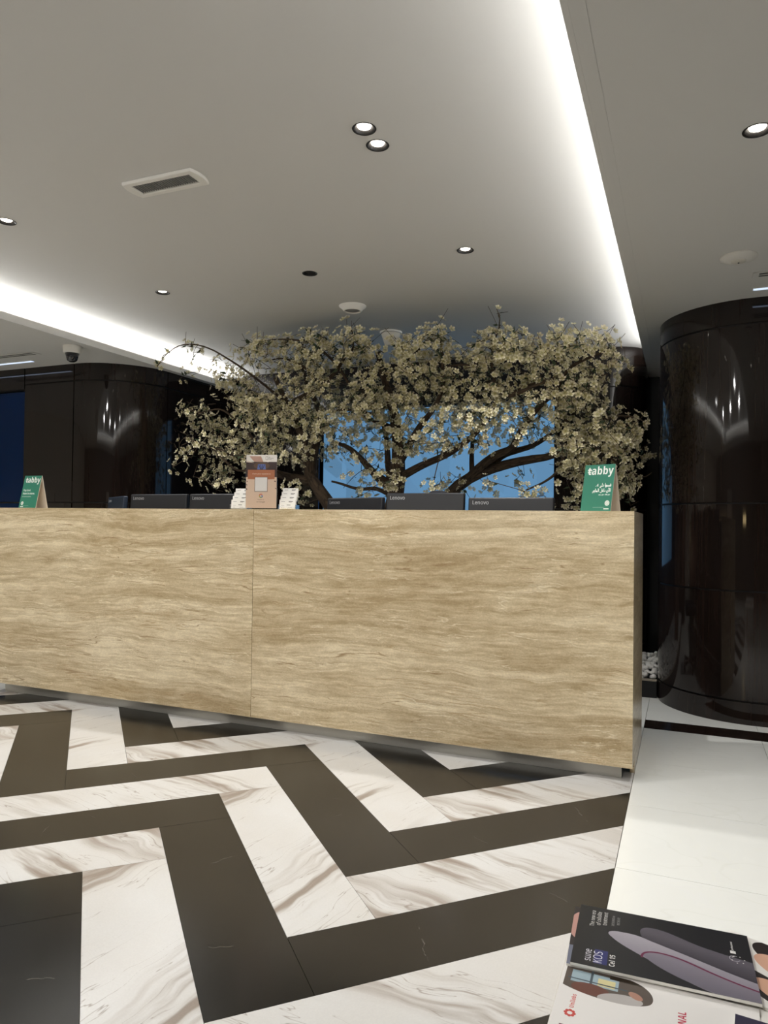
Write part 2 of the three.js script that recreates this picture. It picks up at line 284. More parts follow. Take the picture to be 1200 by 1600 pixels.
function trimPath(path, g) {   // shorten a path by g at both ends
  const cut = (p) => { const [a, b] = p, l = Math.hypot(b[0] - a[0], b[1] - a[1]); return [[a[0] + (b[0] - a[0]) * g / l, a[1] + (b[1] - a[1]) * g / l], ...p.slice(1)]; };
  return cut(cut(path).reverse()).reverse();
}
function panelled(parent, pieces, rows, gap = 0.0055) {   // pieces: paths, each one bay of panels
  for (const path of pieces) {
    const long = path.length > 2 ? path : path;
    mesh('backing', panelGeo(long, rows[0][0], rows[rows.length - 1][1], 0.1, -0.012), M.groove, parent);
    for (const [a, b] of rows) mesh('wood_panel', panelGeo(trimPath(path, gap), a + (a > 0 ? gap : 0), b - gap * (b > 2.49 ? 0 : 1), 0.012, 0), M.wood, parent);
  }
}
// right: flat wall, rounded corner, return into the niche (outer face on the room side)
const RC = [0.6, -1.845], RAD = 0.555, LC = [-4.70, -1.845];
const flip = (p) => [...p].reverse();
const wallRight = struct('wall_right', 'glossy dark wood panelled wall with a rounded corner beside the aisle');
panelled(wallRight, [
  [[RC[0] - 0.0225, -1.29], [2.0, -1.29]], [[2.0, -1.29], [3.4, -1.29]],
  arc(...RC, RAD, Math.PI, Math.PI / 2), [[0.045, -3.5], [0.045, -1.845]],
].map((p) => flip(p)).map((p) => flip(p)), ROWS);
const wallLeft = struct('wall_left', 'glossy dark wood panelled wall with a rounded corner beside the dark glass door');
panelled(wallLeft, [
  [[-5.29, -1.29], [-4.70, -1.29]], arc(...LC, RAD, Math.PI / 2, 0), [[-4.145, -1.845], [-4.145, -3.1]],
], ROWS);
panelled(wallLeft, [[[-7.4, -1.29], [-5.29, -1.29]]], [[2.31, 2.505]]);
// dark glass door left of the panels
const door = struct('door_1', 'dark blue glass door leaf in the panelled wall');
mesh('glass', bx(-6.4, 1.30, -1.345, -5.296, 2.30, -1.325), M.glassDoor, door);
mesh('glass', bx(-6.4, 0.02, -1.345, -5.296, 1.288, -1.325), M.glassDoor, door);
mesh('rail', bx(-6.4, 1.288, -1.35, -5.296, 1.30, -1.318), M.black, door);
mesh('frame', bx(-7.4, 0, -1.42, -6.4, 2.31, -1.29), M.wood, door);
mesh('back_plate', bx(-6.42, 0, -1.42, -5.28, 2.31, -1.36), M.groove, door);
// back wall with the rounded end and the niche of the glowing panel
const NX0 = -3.215, NX1 = -0.865, NY0 = 0.8, NY1 = 2.28, ND = 0.1;
const wallBack = struct('wall_back', 'glossy dark wood panelled back wall behind the blossom tree');
const ROWS_B = [[0, 0.134], [0.134, 0.7776], [0.7776, 1.297], [1.297, 2.02], [2.02, 2.355], [2.355, 2.70]];
const wallBackEnd = struct('wall_back_end', 'glossy dark wood panelled back wall with the rounded end by the aisle'), wallBackLow = struct('wall_back_low', 'dark wood panels below the blue panel'), wallBackHigh = struct('wall_back_high', 'dark wood panels above the blue panel'), wallBehind = struct('wall_behind', 'dark wall core behind the panels');
panelled(wallBack, [[[-4.145, BACK], [NX0, BACK]]], ROWS_B);
panelled(wallBackEnd, [[[NX1, BACK], [-0.40, BACK]], arc(-0.40, BACK - 0.3, 0.3, Math.PI / 2, 0, 14)], ROWS_B);
panelled(wallBackLow, [[[NX0, BACK], [NX1, BACK]]], [[0, 0.134], [0.134, NY0]]);
panelled(wallBackHigh, [[[NX0, BACK], [NX1, BACK]]], [[NY1, 2.70]]);
const reveal = std({ color: 0x2c4f7a, roughness: 0.5 });
mesh('niche_reveal', bx(NX0 - 0.002, NY0, BACK - ND, NX0, NY1, BACK - 0.001), reveal, wallBack);
mesh('niche_reveal', bx(NX1, NY0, BACK - ND, NX1 + 0.002, NY1, BACK - 0.001), reveal, wallBackEnd);
mesh('niche_reveal', bx(NX0, NY0 - 0.002, BACK - ND, NX1, NY0, BACK - 0.001), reveal, wallBackLow);
mesh('niche_reveal', bx(NX0, NY1, BACK - ND, NX1, NY1 + 0.002, BACK - 0.001), reveal, wallBackHigh);
mesh('dark_end_wall', bx(-0.6, 0, -3.62, 0.2, 2.505, -3.5), M.groove, wallBehind);
mesh('backing', bx(-4.3, 0, BACK - 0.35, -0.42, 2.95, BACK - 0.2), M.groove, wallBehind);
{
  const g = new THREE.PlaneGeometry(NX1 - NX0, NY1 - NY0, 1, 1);
  const lb = new THREE.BoxGeometry(NX1 - NX0, NY1 - NY0, 0.02);
  const light = thing('light_panel', 'glowing blue wall panel behind the blossom tree', 'light panel', [(NX0 + NX1) / 2, NY0, BACK - ND]);
  lb.translate(0, (NY1 - NY0) / 2, -0.0115); mesh('housing', lb, M.black, light);
  g.translate(0, (NY1 - NY0) / 2, 0); mesh('screen', g, M.blue, light);
  const ra = new THREE.RectAreaLight(0x5b9be0, 0.01, NX1 - NX0, NY1 - NY0); ra.position.set(0, (NY1 - NY0) / 2, 0.01); ra.lookAt(V((NX0 + NX1) / 2, (NY0 + NY1) / 2, 5)); ra.rotation.set(0, Math.PI, 0); light.add(ra);
}
// the rest of the room, behind the camera and to both sides
structMesh('wall_front', bx(ROOM.x0 - 0.2, 0, ROOM.z1, ROOM.x1 + 0.2, 2.95, ROOM.z1 + 0.15), M.taupe, 'plain taupe wall opposite the counter');
structMesh('wall_side_left', bx(ROOM.x0 - 0.15, 0, -1.5, ROOM.x0, 2.95, ROOM.z1), M.plaster, 'plain plaster wall beyond the glass door');
structMesh('wall_side_right', bx(ROOM.x1, 0, -1.5, ROOM.x1 + 0.15, 2.95, ROOM.z1), M.wood, 'dark panelled wall at the end of the aisle');

function shelfLight(x0, x1, y, label) {
  const g = thing('shelf_light', label, 'light', [(x0 + x1) / 2, y, ROOM.z1]), w = x1 - x0;
  mesh('shelf', bx(-w / 2 - 0.03, -0.1, -0.16, w / 2 + 0.03, -0.07, -0.001), M.wood, g);
  mesh('light_diffuser', bx(-w / 2, -0.069, -0.03, w / 2, 0.07, -0.002), M.shelfGlow, g);
  const l = new THREE.RectAreaLight(0xffdfa0, 2.2, w, 0.139); l.position.set(0, 0, -0.034); g.add(l);
}
shelfLight(-5.7, -3.6, 1.2, 'warm backlit shelf on the wall opposite the counter, the long one');
shelfLight(-1.1, -0.6, 1.28, 'warm backlit shelf on the wall opposite the counter, the short one');

// ---------------------------------------------------------------- cove lights
function coveLight(label, cx, cz, length, turn) {   // a strip on a raised profile, tipped towards the tray (local -x)
  const g = thing('led_strip', label, 'light strip', [cx, SOFFIT + 0.0205, cz], turn, 'strips hidden in the ceiling cove'), tip = 0.5;
  mesh('profile', bx(-0.014, 0, -length / 2, 0.02, 0.022, length / 2), M.steel, g);
  const d = bx(-0.015, 0, -length / 2, 0.015, 0.003, length / 2); d.rotateZ(tip); d.translate(0.003, 0.031, 0); mesh('diffuser', d, M.led, g);
  const l = new THREE.RectAreaLight(COVE_COLOR, COVE, 0.03, length); l.position.set(0.001, 0.037, 0); l.rotation.set(Math.PI / 2, 0, 0); const h = new THREE.Group(); h.name = 'light_mount'; h.rotation.z = tip; h.position.copy(l.position); l.position.set(0, 0, 0); h.add(l); g.add(h);
}
coveLight('light strip hidden in the cove above the aisle', EDGE_R + 0.13, (BACK + TRAY_FRONT) / 2, TRAY_FRONT - BACK - 0.1, 0);
coveLight('light strip hidden in the cove beside the surveillance camera', EDGE_L - 0.13, (BACK + TRAY_FRONT) / 2, TRAY_FRONT - BACK - 0.1, Math.PI);
coveLight('light strip hidden in the cove at the tray end', (EDGE_L + EDGE_R) / 2, TRAY_FRONT + 0.13, EDGE_R - EDGE_L - 0.1, -Math.PI / 2);

// ---------------------------------------------------------------- recessed spotlights
function downlight(x, y, z, label, group, on = true, power = SPOT, lean = 0) {
  const g = thing('recessed_spotlight', label, 'spotlight', [x, y, z], 0, group);
  mesh('trim_ring', lathe([[0.0385, 0.03], [0.0385, 0.0], [0.047, -0.003], [0.048, -0.0012], [0.041, 0.0005]]), M.ring, g);
  mesh('reflector', lathe([[0.0385, 0.0], [0.0288, 0.022], [0.0288, 0.032], [0.029, 0.05], [0.0, 0.05]]), on ? M.ring : M.black, g);
  mesh('lens', lathe([[0.0, 0.0035], [0.02, 0.0042], [0.0265, 0.007], [0.0285, 0.012], [0.0285, 0.03], [0.0, 0.03]], 28), on ? M.lens : M.black, g);
  if (on) { const s = new THREE.SpotLight(SPOT_COLOR, power, 0, 1.05, 0.9, 2); s.position.set(0, -0.004, 0); s.target.position.set(0, -1, -lean); s.shadow.radius = 1.6; s.castShadow = true; g.add(s, s.target); }
}
const dlabels = ['lit recessed spotlight of the close pair beside the air vent', 'lit recessed spotlight of the close pair beside the air vent', 'lit recessed spotlight alone near the aisle cove, above the counter',
  'lit recessed spotlight of the pair near the bright left cove', 'lit recessed spotlight of the pair near the bright left cove', 'lit recessed spotlight alone near the bright cove by the blossom tree', 'unlit black recessed spotlight between two lit ones above the counter'];
const dgroups = ['pair of spotlights beside the vent', 'pair of spotlights beside the vent', , 'pair of spotlights by the left cove', 'pair of spotlights by the left cove', , ,];
downHoles.forEach(([x, z], i) => downlight(x, INNER, z, dlabels[i] ?? 'recessed spotlight in the tray over the waiting area', i < 7 ? dgroups[i] : 'spotlights over the waiting area', i !== 6, i < 7 ? (z < 0 ? 5.4 : SPOT) : i < 11 ? 1.2 : i < 14 ? 3.9 : 7, i > 13 ? 0.4 : i > 6 ? 0.9 : 0));
soffitHoles.forEach(([x, z], i) => downlight(x, SOFFIT, z, i ? 'recessed spotlight in the low soffit away from the counter' : 'lit recessed spotlight in the low soffit near the smoke detector', i ? 'spotlights in the low soffits' : undefined, true, i === 0 ? 4.5 : x > 0 ? 2.4 : 3.0));

// ---------------------------------------------------------------- reception counter
const counter = thing('reception_counter', 'long reception counter clad in polished beige travertine slabs', 'counter', [0, 0, 0]);
{
  const X0 = -4.018, JX = -2.008, H = 1.22, B = 0.065;
  const slab = (name, x0, y0, z0, x1, y1, z1, k, ux) => { const g = bx(x0, y0, z0, x1, y1, z1), uv = g.attributes.uv; for (let i = 0; i < uv.count; i++) uv.setXY(i, (uv.getX(i) - ux) / 2.01, uv.getY(i) / 1.16 - 0.05); mesh(name, g, M.trav[k], counter); };
  slab('front_panel', X0, B, -0.02, JX - 0.0014, H, 0, 0, X0); slab('front_panel', JX + 0.0014, B, -0.02, 0, H, 0, 1, JX);
  slab('ledge', X0 + 0.02, H - 0.02, -0.27, JX - 0.0014, H - 0.0005, -0.0205, 0, X0); slab('ledge', JX + 0.0014, H - 0.02, -0.27, -0.0205, H - 0.0005, -0.0205, 1, JX);
  for (const [a, b] of [[-0.02, 0], [X0, X0 + 0.02]]) {
    const s = new THREE.Shape([[-0.0205, B], [-0.0205, H], [-0.75, H], [-0.75, 0.001], [-0.15, 0.001], [-0.15, B]].map(([z, y]) => new THREE.Vector2(-z, y)));
    const g = new THREE.ExtrudeGeometry(s, { depth: b - a, bevelEnabled: false }); g.rotateY(Math.PI / 2); g.translate(a, 0, 0); metreUV(g);
    const uv = g.attributes.uv; for (let i = 0; i < uv.count; i++) uv.setXY(i, uv.getX(i) / 2.01, uv.getY(i) / 1.16); mesh('side_panel', g, M.travSide, counter);
  }
  mesh('plinth', bx(-3.968, 0.0005, -0.075, -0.05, 0.0665, -0.055), M.steel, counter);
  mesh('ledge_back', bx(X0 + 0.02, 0.76, -0.27, -0.021, H - 0.021, -0.25), M.black, counter);
  mesh('desk', bx(X0 + 0.02, 0.72, -0.85, -0.021, 0.75, -0.2505), M.wood, counter);
  mesh('inner_front', bx(X0 + 0.02, 0.066, -0.04, -0.021, H - 0.021, -0.0205), M.black, counter);
}

// ---------------------------------------------------------------- monitors on the desk
const fontBold = await new FontLoader().loadAsync('fonts/droid/droid_sans_regular.typeface.json');
function monitor(at, turn, top, label, mat, tilt = 0.06) {
  const g = thing('computer_monitor', label, 'monitor', [at[0], 0.75, at[1]], turn, 'monitors on the reception desk');
  const h = 0.31, w = 0.46, body = rbx(w, h, 0.032, 0.008, [0, 0, 0]); body.rotateX(-tilt); body.translate(0, top - 0.75 - h / 2, 0);
  const m = mesh('housing', body, mat, g);
  const t = new TextGeometry('Lenovo', { font: fontBold, size: 0.0205, depth: 0.001, curveSegments: 4 }); t.translate(-w / 2 + 0.022, h / 2 - 0.037, 0.0158); t.rotateX(-tilt); t.translate(0, top - 0.75 - h / 2, 0);
  mesh('logo', t, M.logo, m);
  mesh('display', (() => { const q = new THREE.BoxGeometry(w - 0.02, h - 0.02, 0.002); q.translate(0, 0, -0.0165); q.rotateX(-tilt); q.translate(0, top - 0.75 - h / 2, 0); return q; })(), M.black, g);
  mesh('stand', [bx(-0.03, 0.01, 0.015, 0.03, 0.3, 0.03)], M.black, g);
  mesh('foot', rbx(0.22, 0.012, 0.16, 0.005, [0, 0.006, 0]), M.black, g);
}
const mx = (a, b, z) => onZ(a, 785, z).x + 0.231;
monitor([-3.47, -0.51], -0.6, 1.312, 'monitor with a bluish back turned aside behind the counter, near the English tent card', M.monitorBlue);
monitor([mx(205, 294, -0.37), -0.37], 0.0, 1.322, 'black monitor back beside the bluish one behind the counter', M.monitor);
monitor([mx(297, 385, -0.37), -0.37], 0.0, 1.322, 'black monitor back just left of the white card holders', M.monitor);
monitor([-1.60, -0.45], -0.35, 1.300, 'black monitor back turned aside beside the leaning tree trunk', M.monitor);
monitor([mx(604, 729, -0.37), -0.37], 0, 1.322, 'black monitor back standing before the middle tree trunk', M.monitor);
monitor([mx(732, 872, -0.37), -0.37], 0, 1.296, 'black monitor back nearest to the Arabic tent card', M.monitor);

// office chair behind the counter, its headrest shows above a monitor
{
  const c = onZ(699, 770, -1.15), g = thing('office_chair', 'dark office chair whose top shows above a monitor', 'chair', [c.x, 0, -1.15]);
  for (let i = 0; i < 5; i++) { const a = i * Math.PI * 0.4, b = bx(-0.02, 0.06, 0, 0.02, 0.09, 0.3); b.rotateY(a); mesh('base_arm', b, M.black, g); const w = new THREE.SphereGeometry(0.03, 10, 8); w.translate(0.29 * Math.sin(a), 0.03, 0.29 * Math.cos(a)); mesh('caster', w, M.black, g); }
  mesh('column', cyl(0.03, 0.03, 0.4, [0, 0.27, 0]), M.steel, g);
  mesh('seat', rbx(0.48, 0.09, 0.46, 0.04, [0, 0.5, 0]), M.fabric, g);
  mesh('backrest', rbx(0.42, 0.55, 0.07, 0.034, [0, 0.88, 0.22]), M.fabric, g);
  mesh('headrest', rbx(0.13, 0.16, 0.07, 0.034, [0, c.y - 0.075, 0.2]), M.fabric, g);
  mesh('headrest_post', bx(-0.02, 1.1, 0.2, 0.02, c.y - 0.1, 0.22), M.black, g);
}

// ---------------------------------------------------------------- tent cards, print stand and card holders on the ledge
const TOP = 1.2195;
function tabby(x, w, h, lines) {
  x.fillStyle = '#2f7d66'; x.fillRect(0, 0, w, h); x.fillStyle = '#eef3ee'; x.textBaseline = 'alphabetic';
  x.font = 'bold ' + w * 0.31 + 'px sans-serif'; x.textAlign = 'center'; x.fillText('tabby', w * 0.53, h * 0.215);
  x.fillRect(w * 0.105, h * 0.115, w * 0.15, h * 0.018); x.fillRect(w * 0.105, h * 0.155, w * 0.12, h * 0.016);
  lines(x);
  x.fillStyle = '#dfe9de';
}
function badge(x, cx, cy, r) { x.beginPath(); x.arc(cx, cy, r, 0, 7); x.fill(); x.fillStyle = '#8aa08f'; for (let i = 0; i < 8; i++) { x.beginPath(); x.arc(cx + Math.cos(i * 0.785) * r * 0.6, cy + Math.sin(i * 0.785) * r * 0.6, r * 0.16, 0, 7); x.fill(); } x.beginPath(); x.arc(cx, cy, r * 0.2, 0, 7); x.fill(); x.fillStyle = '#eef3ee'; }
// right-to-left joined letters drawn as pen strokes (units of the letter height)
const PEN = {
  alef: [0.2, [[0, 0, 0, -0.72]]], alefEnd: [0.16, [[0.02, 0, 0, 0, 0, -0.72]]], madda: [0.2, [[0, 0, 0, -0.58], [0.14, -0.72, 0.04, -0.8, -0.04, -0.7, -0.14, -0.78]]],
  lam: [0.22, [[0, -0.72, 0, 0, -0.22, 0]]], lamEnd: [0.5, [[0, -0.72, 0, 0.1, -0.16, 0.26, -0.36, 0.2, -0.4, 0]]],
  tooth: [0.22, [[0, 0, 0, -0.24], [0, 0, -0.22, 0]]], seen: [0.52, [[0, 0, 0, -0.22], [-0.17, 0, -0.17, -0.2], [-0.34, 0, -0.34, -0.22], [0, 0, -0.52, 0]]],
  qaf: [0.32, [[0, -0.02, 0.06, -0.3, -0.14, -0.34, -0.2, -0.12, 0, -0.02, -0.32, 0]]], meem: [0.28, [[0, 0, 0, -0.2, -0.18, -0.2, -0.16, 0.06, 0, 0, -0.28, 0]]],
  heh: [0.34, [[0, 0, 0.02, -0.3, -0.26, -0.3, -0.22, 0.18, -0.06, 0.16, -0.1, -0.16, -0.34, 0]]], ain: [0.34, [[-0.06, -0.36, 0.1, -0.3, 0.02, -0.08, -0.06, 0, -0.34, 0]]],
  maksura: [0.46, [[0, 0, -0.1, -0.18, -0.2, -0.02, -0.06, 0.1, -0.2, 0.3, -0.44, 0.12]]], noon: [0.46, [[0, -0.2, 0, 0.2, -0.26, 0.28, -0.38, 0.06, -0.36, -0.16]]],
  dal: [0.32, [[-0.02, -0.34, 0.06, -0.04, -0.24, 0]]], reh: [0.26, [[0, -0.2, 0.02, 0.06, -0.2, 0.26]]], hah: [0.36, [[-0.02, -0.3, -0.26, -0.26, 0.02, 0, -0.36, 0]]],
  waw: [0.32, [[0, -0.1, -0.02, -0.3, -0.18, -0.24, -0.14, -0.04, 0, -0.06, -0.02, 0.14, -0.26, 0.24]]], stop: [0.16, [[0, 0, 0.01, 0]]], space: [0.3, []],
};
function script(x, right, base, size, text) {   // text: letters, with d (dots) as ['name', n, above]
  let pen = right; x.lineWidth = size * 0.13; x.lineCap = x.lineJoin = 'round'; x.strokeStyle = '#eef3ee';
  for (const t of text) {
    const [name, dots = 0, y = -0.5] = Array.isArray(t) ? t : [t], [adv, lines] = PEN[name];
    for (const l of lines) { x.beginPath(); x.moveTo(pen + l[0] * size, base + l[1] * size); for (let i = 2; i < l.length; i += 2) x.lineTo(pen + l[i] * size, base + l[i + 1] * size); x.stroke(); }
    for (let i = 0; i < dots; i++) { x.beginPath(); x.arc(pen + (-0.1 + (i - (dots - 1) / 2) * 0.17) * size, base + y * size, size * 0.075, 0, 7); x.fill(); }
    pen -= adv * size;
  }
  return pen;
}
const printArabic = canvasTex(420, 560, (x, w, h) => {
  tabby(x, w, h, () => {
    const p = script(x, w * 0.92, h * 0.475, 52, [['qaf', 2, -0.52], 'seen', 'meem', 'heh', 'alefEnd', 'space', 'ain', 'lam', 'maksura', 'space']); x.textAlign = 'right'; x.font = 'bold 46px sans-serif'; x.fillText('4', p, h * 0.475); x.fillText('.', p - 30, h * 0.475);
    script(x, w * 0.92, h * 0.585, 52, ['alef', 'lam', 'madda', ['noon', 1, -0.3], 'space', 'dal', 'alef', ['hah', 1, -0.5], 'lamEnd', 'space', 'alef', 'lam', 'meem', ['tooth', 2, -0.45], 'alefEnd', ['hah', 1, 0.2], 'reh', 'stop']);
    script(x, w * 0.92, h * 0.655, 24, [['tooth', 1, 0.2], 'dal', 'waw', ['noon', 1, -0.3], 'space', ['qaf', 1], 'waw', 'alef', 'tooth', 'dal', 'stop', 'space', ['tooth', 1, 0.2], 'dal', 'waw', ['noon', 1, -0.3], 'space', 'reh', 'seen', 'waw', 'meem', 'stop']);
  });
  x.fillStyle = '#eef3ee'; badge(x, w * 0.86, h * 0.83, w * 0.075); x.fillRect(w * 0.4, h * 0.915, w * 0.38, 2); x.fillRect(w * 0.76, h * 0.94, w * 0.17, 12);
});
const printEnglish = canvasTex(420, 560, (x, w, h) => {
  tabby(x, w, h, () => { x.textAlign = 'left'; x.font = 'bold 46px sans-serif'; x.fillText('Pay in 4.', w * 0.08, h * 0.48); x.fillText('Now in-store.', w * 0.08, h * 0.58); x.font = '24px sans-serif'; x.fillText('No interest. No fees.', w * 0.08, h * 0.66); });
  x.fillStyle = '#eef3ee'; badge(x, w * 0.16, h * 0.85, w * 0.075); x.fillRect(w * 0.16, h * 0.925, w * 0.4, 2); x.fillRect(w * 0.08, h * 0.945, w * 0.18, 12);
});
function tentCard(at, turn, w, h, foot, tex, label) {
  const g = thing('tent_card', label, 'tent card', [at[0], TOP, at[1]], turn, 'green tent cards on the counter ledge');
  const L = Math.hypot(h, foot), a = Math.atan2(foot, h);
  const leaf = (s) => { const q = new THREE.BoxGeometry(w, L, 0.003); q.translate(0, L / 2, 0); q.rotateX(-s * a); q.translate(0, 0.0004, s * foot); return q; };
  mesh('front_leaf', leaf(1), M.tentBack, g); mesh('back_leaf', leaf(-1), M.tentBack, g);
  const pr = new THREE.PlaneGeometry(w, L); pr.translate(0, L / 2, 0.0019); pr.rotateX(-a); pr.translate(0, 0.0004, foot); mesh('printed_face', pr, std({ map: tex, roughness: 0.45 }), g);
  mesh('bottom_flap', bx(-w / 2, 0.0002, -foot, w / 2, 0.0015, foot), M.tentBack, g);
}
{
  const a = onZ(938, 790, -0.12), b = onZ(52, 790, -0.12);
  tentCard([a.x, -0.12], -0.42, 0.158, 0.222, 0.045, printArabic, 'green tent card with white Arabic lettering on the counter ledge');
  tentCard([b.x, -0.12], 0.02, 0.15, 0.218, 0.05, printEnglish, 'green tent card with white English lettering on the counter ledge');
}
// upright print in a clear acrylic stand (its square code is left blank)
const printStand = canvasTex(420, 700, (x, w, h) => {
  x.fillStyle = '#dcc2aa'; x.fillRect(0, 0, w, h);
  x.fillStyle = '#e9e3da'; x.fillRect(0, 0, w, 110); x.fillStyle = '#c19a88'; x.beginPath(); x.moveTo(40, 15); x.lineTo(200, 15); x.lineTo(235, 90); x.lineTo(150, 105); x.lineTo(110, 90); x.fill();
  x.fillStyle = '#3a2623'; x.fillRect(0, 90, w, 200); x.fillStyle = '#d9c9b8'; x.beginPath(); x.moveTo(0, 70); x.lineTo(110, 105); x.lineTo(0, 95); x.fill();
  x.fillStyle = '#efe9e2'; x.beginPath(); x.moveTo(200, 0); x.quadraticCurveTo(235, 90, 300, 95); x.quadraticCurveTo(330, 75, w, 72); x.lineTo(w, 0); x.fill();
  x.fillStyle = '#5c4432'; x.beginPath(); x.ellipse(210, 140, 110, 50, 0, 0, 7); x.fill(); x.fillStyle = '#5a6fae'; x.beginPath(); x.moveTo(150, 190); x.lineTo(160, 120); x.lineTo(260, 120); x.lineTo(270, 190); x.fill();
  x.strokeStyle = '#2b2430'; x.lineWidth = 8; for (const d of [-38, -12, 14, 40]) { x.beginPath(); x.moveTo(210 + d * 0.3, 195); x.lineTo(210 + d, 125); x.stroke(); }
  x.fillStyle = '#b06d48'; x.fillRect(22, 195, 370, 125); x.fillStyle = '#e8d6c6'; x.font = '25px sans-serif'; x.textAlign = 'center'; x.fillText('Share your experience', w / 2, 256);
  x.fillStyle = '#dcc2aa'; x.beginPath(); x.moveTo(0, 330); x.quadraticCurveTo(60, 310, 120, 330); x.lineTo(300, 330); x.quadraticCurveTo(360, 310, w, 320); x.lineTo(w, h); x.lineTo(0, h); x.fill();
  x.fillStyle = '#5a4038'; for (const [a, b, r] of [[14, 350, 9], [10, 395, 10], [8, 450, 12], [398, 345, 12], [408, 440, 10]]) { x.beginPath(); x.ellipse(a, b, r, r * 0.7, 0.6, 0, 7); x.fill(); }
  x.fillStyle = '#4a3b36'; x.fillRect(118, 288, 178, 196); x.fillStyle = '#e6e2dd'; x.fillRect(124, 294, 166, 184);
  x.lineWidth = 10; const arcs = [['#c5382c', 3.5, 5.6], ['#c99a22', 2.6, 3.5], ['#2f8a4a', 0.9, 2.6], ['#3b6cc0', -0.05, 0.9]]; for (const [c, a, b] of arcs) { x.strokeStyle = c; x.beginPath(); x.arc(208, 538, 22, a, b); x.stroke(); } x.fillStyle = '#3b6cc0'; x.fillRect(208, 533, 26, 10);
  x.fillStyle = '#5c463c'; x.font = '20px sans-serif'; x.fillText('Review us', 206, 594); x.font = '26px sans-serif'; x.fillText('on Google', 206, 626);
  x.strokeStyle = '#4b4644'; x.lineWidth = 4; x.strokeRect(268, 22, 26, 38); x.fillStyle = '#4b4644'; x.font = '15px sans-serif'; x.textAlign = 'left'; x.fillText('THE', 302, 32); x.fillText('AESTHETIC', 302, 46); x.fillText('CLINIC', 302, 60);
});
{
  const a = onZ(384, 790, -0.075), b = onZ(432, 790, -0.075), cxm = (a.x + b.x) / 2, turn = 0.32, w = (b.x - a.x) / Math.cos(turn) * 0.86, h = onZ(408, 710, -0.075).y - TOP;
  const g = thing('sign_stand', 'upright printed review sign in a clear stand at the slab joint', 'sign', [cxm, TOP, -0.075], turn);
  mesh('printed_sheet', bx(-w / 2 + 0.004, 0.008, -0.0008, w / 2 - 0.004, h - 0.003, 0), M.paper, g);
  const p = new THREE.PlaneGeometry(w - 0.008, h - 0.012); p.translate(0, h / 2 + 0.002, 0.0006); mesh('printed_face', p, std({ map: printStand, roughness: 0.35 }), g);
  mesh('sleeve', [bx(-w / 2, 0.003, 0.0022, w / 2, h, 0.004), bx(-w / 2, 0.003, -0.004, w / 2, h, -0.0022)], M.acrylic, g);
  mesh('foot', [bx(-w / 2, 0.0004, -0.045, w / 2, 0.0028, 0.045)], M.acrylic, g);
}
const cardTex = canvasTex(256, 150, (x, w, h) => { x.fillStyle = '#f1efea'; x.fillRect(0, 0, w, h); x.fillStyle = '#6d6a68'; x.fillRect(150, 22, 70, 12); x.fillRect(150, 40, 50, 6); x.fillRect(30, 28, 60, 6); x.fillRect(120, 84, 60, 10); x.fillStyle = '#9b9793'; x.fillRect(30, 92, 50, 5); x.fillRect(140, 124, 70, 5); x.fillRect(30, 124, 34, 5); });
const cardFace = std({ map: cardTex, roughness: 0.55 });
function cardHolder(px, turn, side) {
  const c = onZ(px, 792, -0.17), g = thing('card_holder', 'clear tiered card holder beside the review sign, ' + side, 'card holder', [c.x, TOP, -0.185], turn, 'tiered card holders');
  const W = 0.098;
  for (let i = 0; i < 4; i++) {
    const z = 0.045 - i * 0.032, y = 0.004 + i * 0.0235;
    mesh('tier', [bx(-W / 2, y - 0.002, z - 0.014, W / 2, y, z + 0.014), bx(-W / 2, y, z + 0.0125, W / 2, y + 0.014, z + 0.014)], M.acrylic, g);
    const s = new THREE.BoxGeometry(0.09, 0.052, 0.014); s.translate(0, 0.026, 0); s.rotateX(-0.16); const f = new THREE.PlaneGeometry(0.0895, 0.0515); f.translate(0, 0.026, 0.0074); f.rotateX(-0.16);
    const k = thing('business_card_stack', `white business cards on the ${['lowest', 'second', 'third', 'top'][i]} tier of the holder ${side}`, 'cards', [c.x + Math.sin(turn) * (z), TOP + y + 0.0016, -0.185 + Math.cos(turn) * (z)], turn, 'business cards on the counter ledge');
    mesh('cards', s, M.card, k); mesh('printed_face', f, cardFace, k);
  }
  for (const s of [-1, 1]) mesh('cheek', bx(s * W / 2 - 0.0012, 0.0004, -0.07, s * W / 2 + 0.0012, 0.03, 0.06), M.acrylic, g);
}
cardHolder(374, 0.35, 'by the monitors');
cardHolder(449, 0.35, 'by the leaning trunk');

// ---------------------------------------------------------------- ceiling fittings
{
  const g = thing('air_vent', 'white framed rectangular air vent with bowed ends in the raised ceiling', 'vent', [-1.992, INNER, 0.80]);
  const s = new THREE.Shape(); s.moveTo(-0.188, -0.066); s.lineTo(0.188, -0.066); s.quadraticCurveTo(0.215, 0, 0.188, 0.066); s.lineTo(-0.188, 0.066); s.quadraticCurveTo(-0.215, 0, -0.188, -0.066);
  const h = new THREE.Path([[-0.165, -0.044], [-0.165, 0.044], [0.165, 0.044], [0.165, -0.044]].map((q) => new THREE.Vector2(...q))); s.holes.push(h);
  const f = new THREE.ExtrudeGeometry(s, { depth: 0.008, bevelEnabled: true, bevelSize: 0.004, bevelThickness: 0.004, bevelSegments: 2 }); f.rotateX(Math.PI / 2); f.translate(0, -0.004, 0); mesh('frame', f, M.white, g);
  mesh('grille', [bx(-0.165, -0.0045, -0.044, 0.165, -0.0015, 0.044), ...Array.from({ length: 26 }, (_, i) => bx(-0.162 + i * 0.0128, -0.009, -0.043, -0.159 + i * 0.0128, -0.0045, 0.043))], M.grille, g);
}
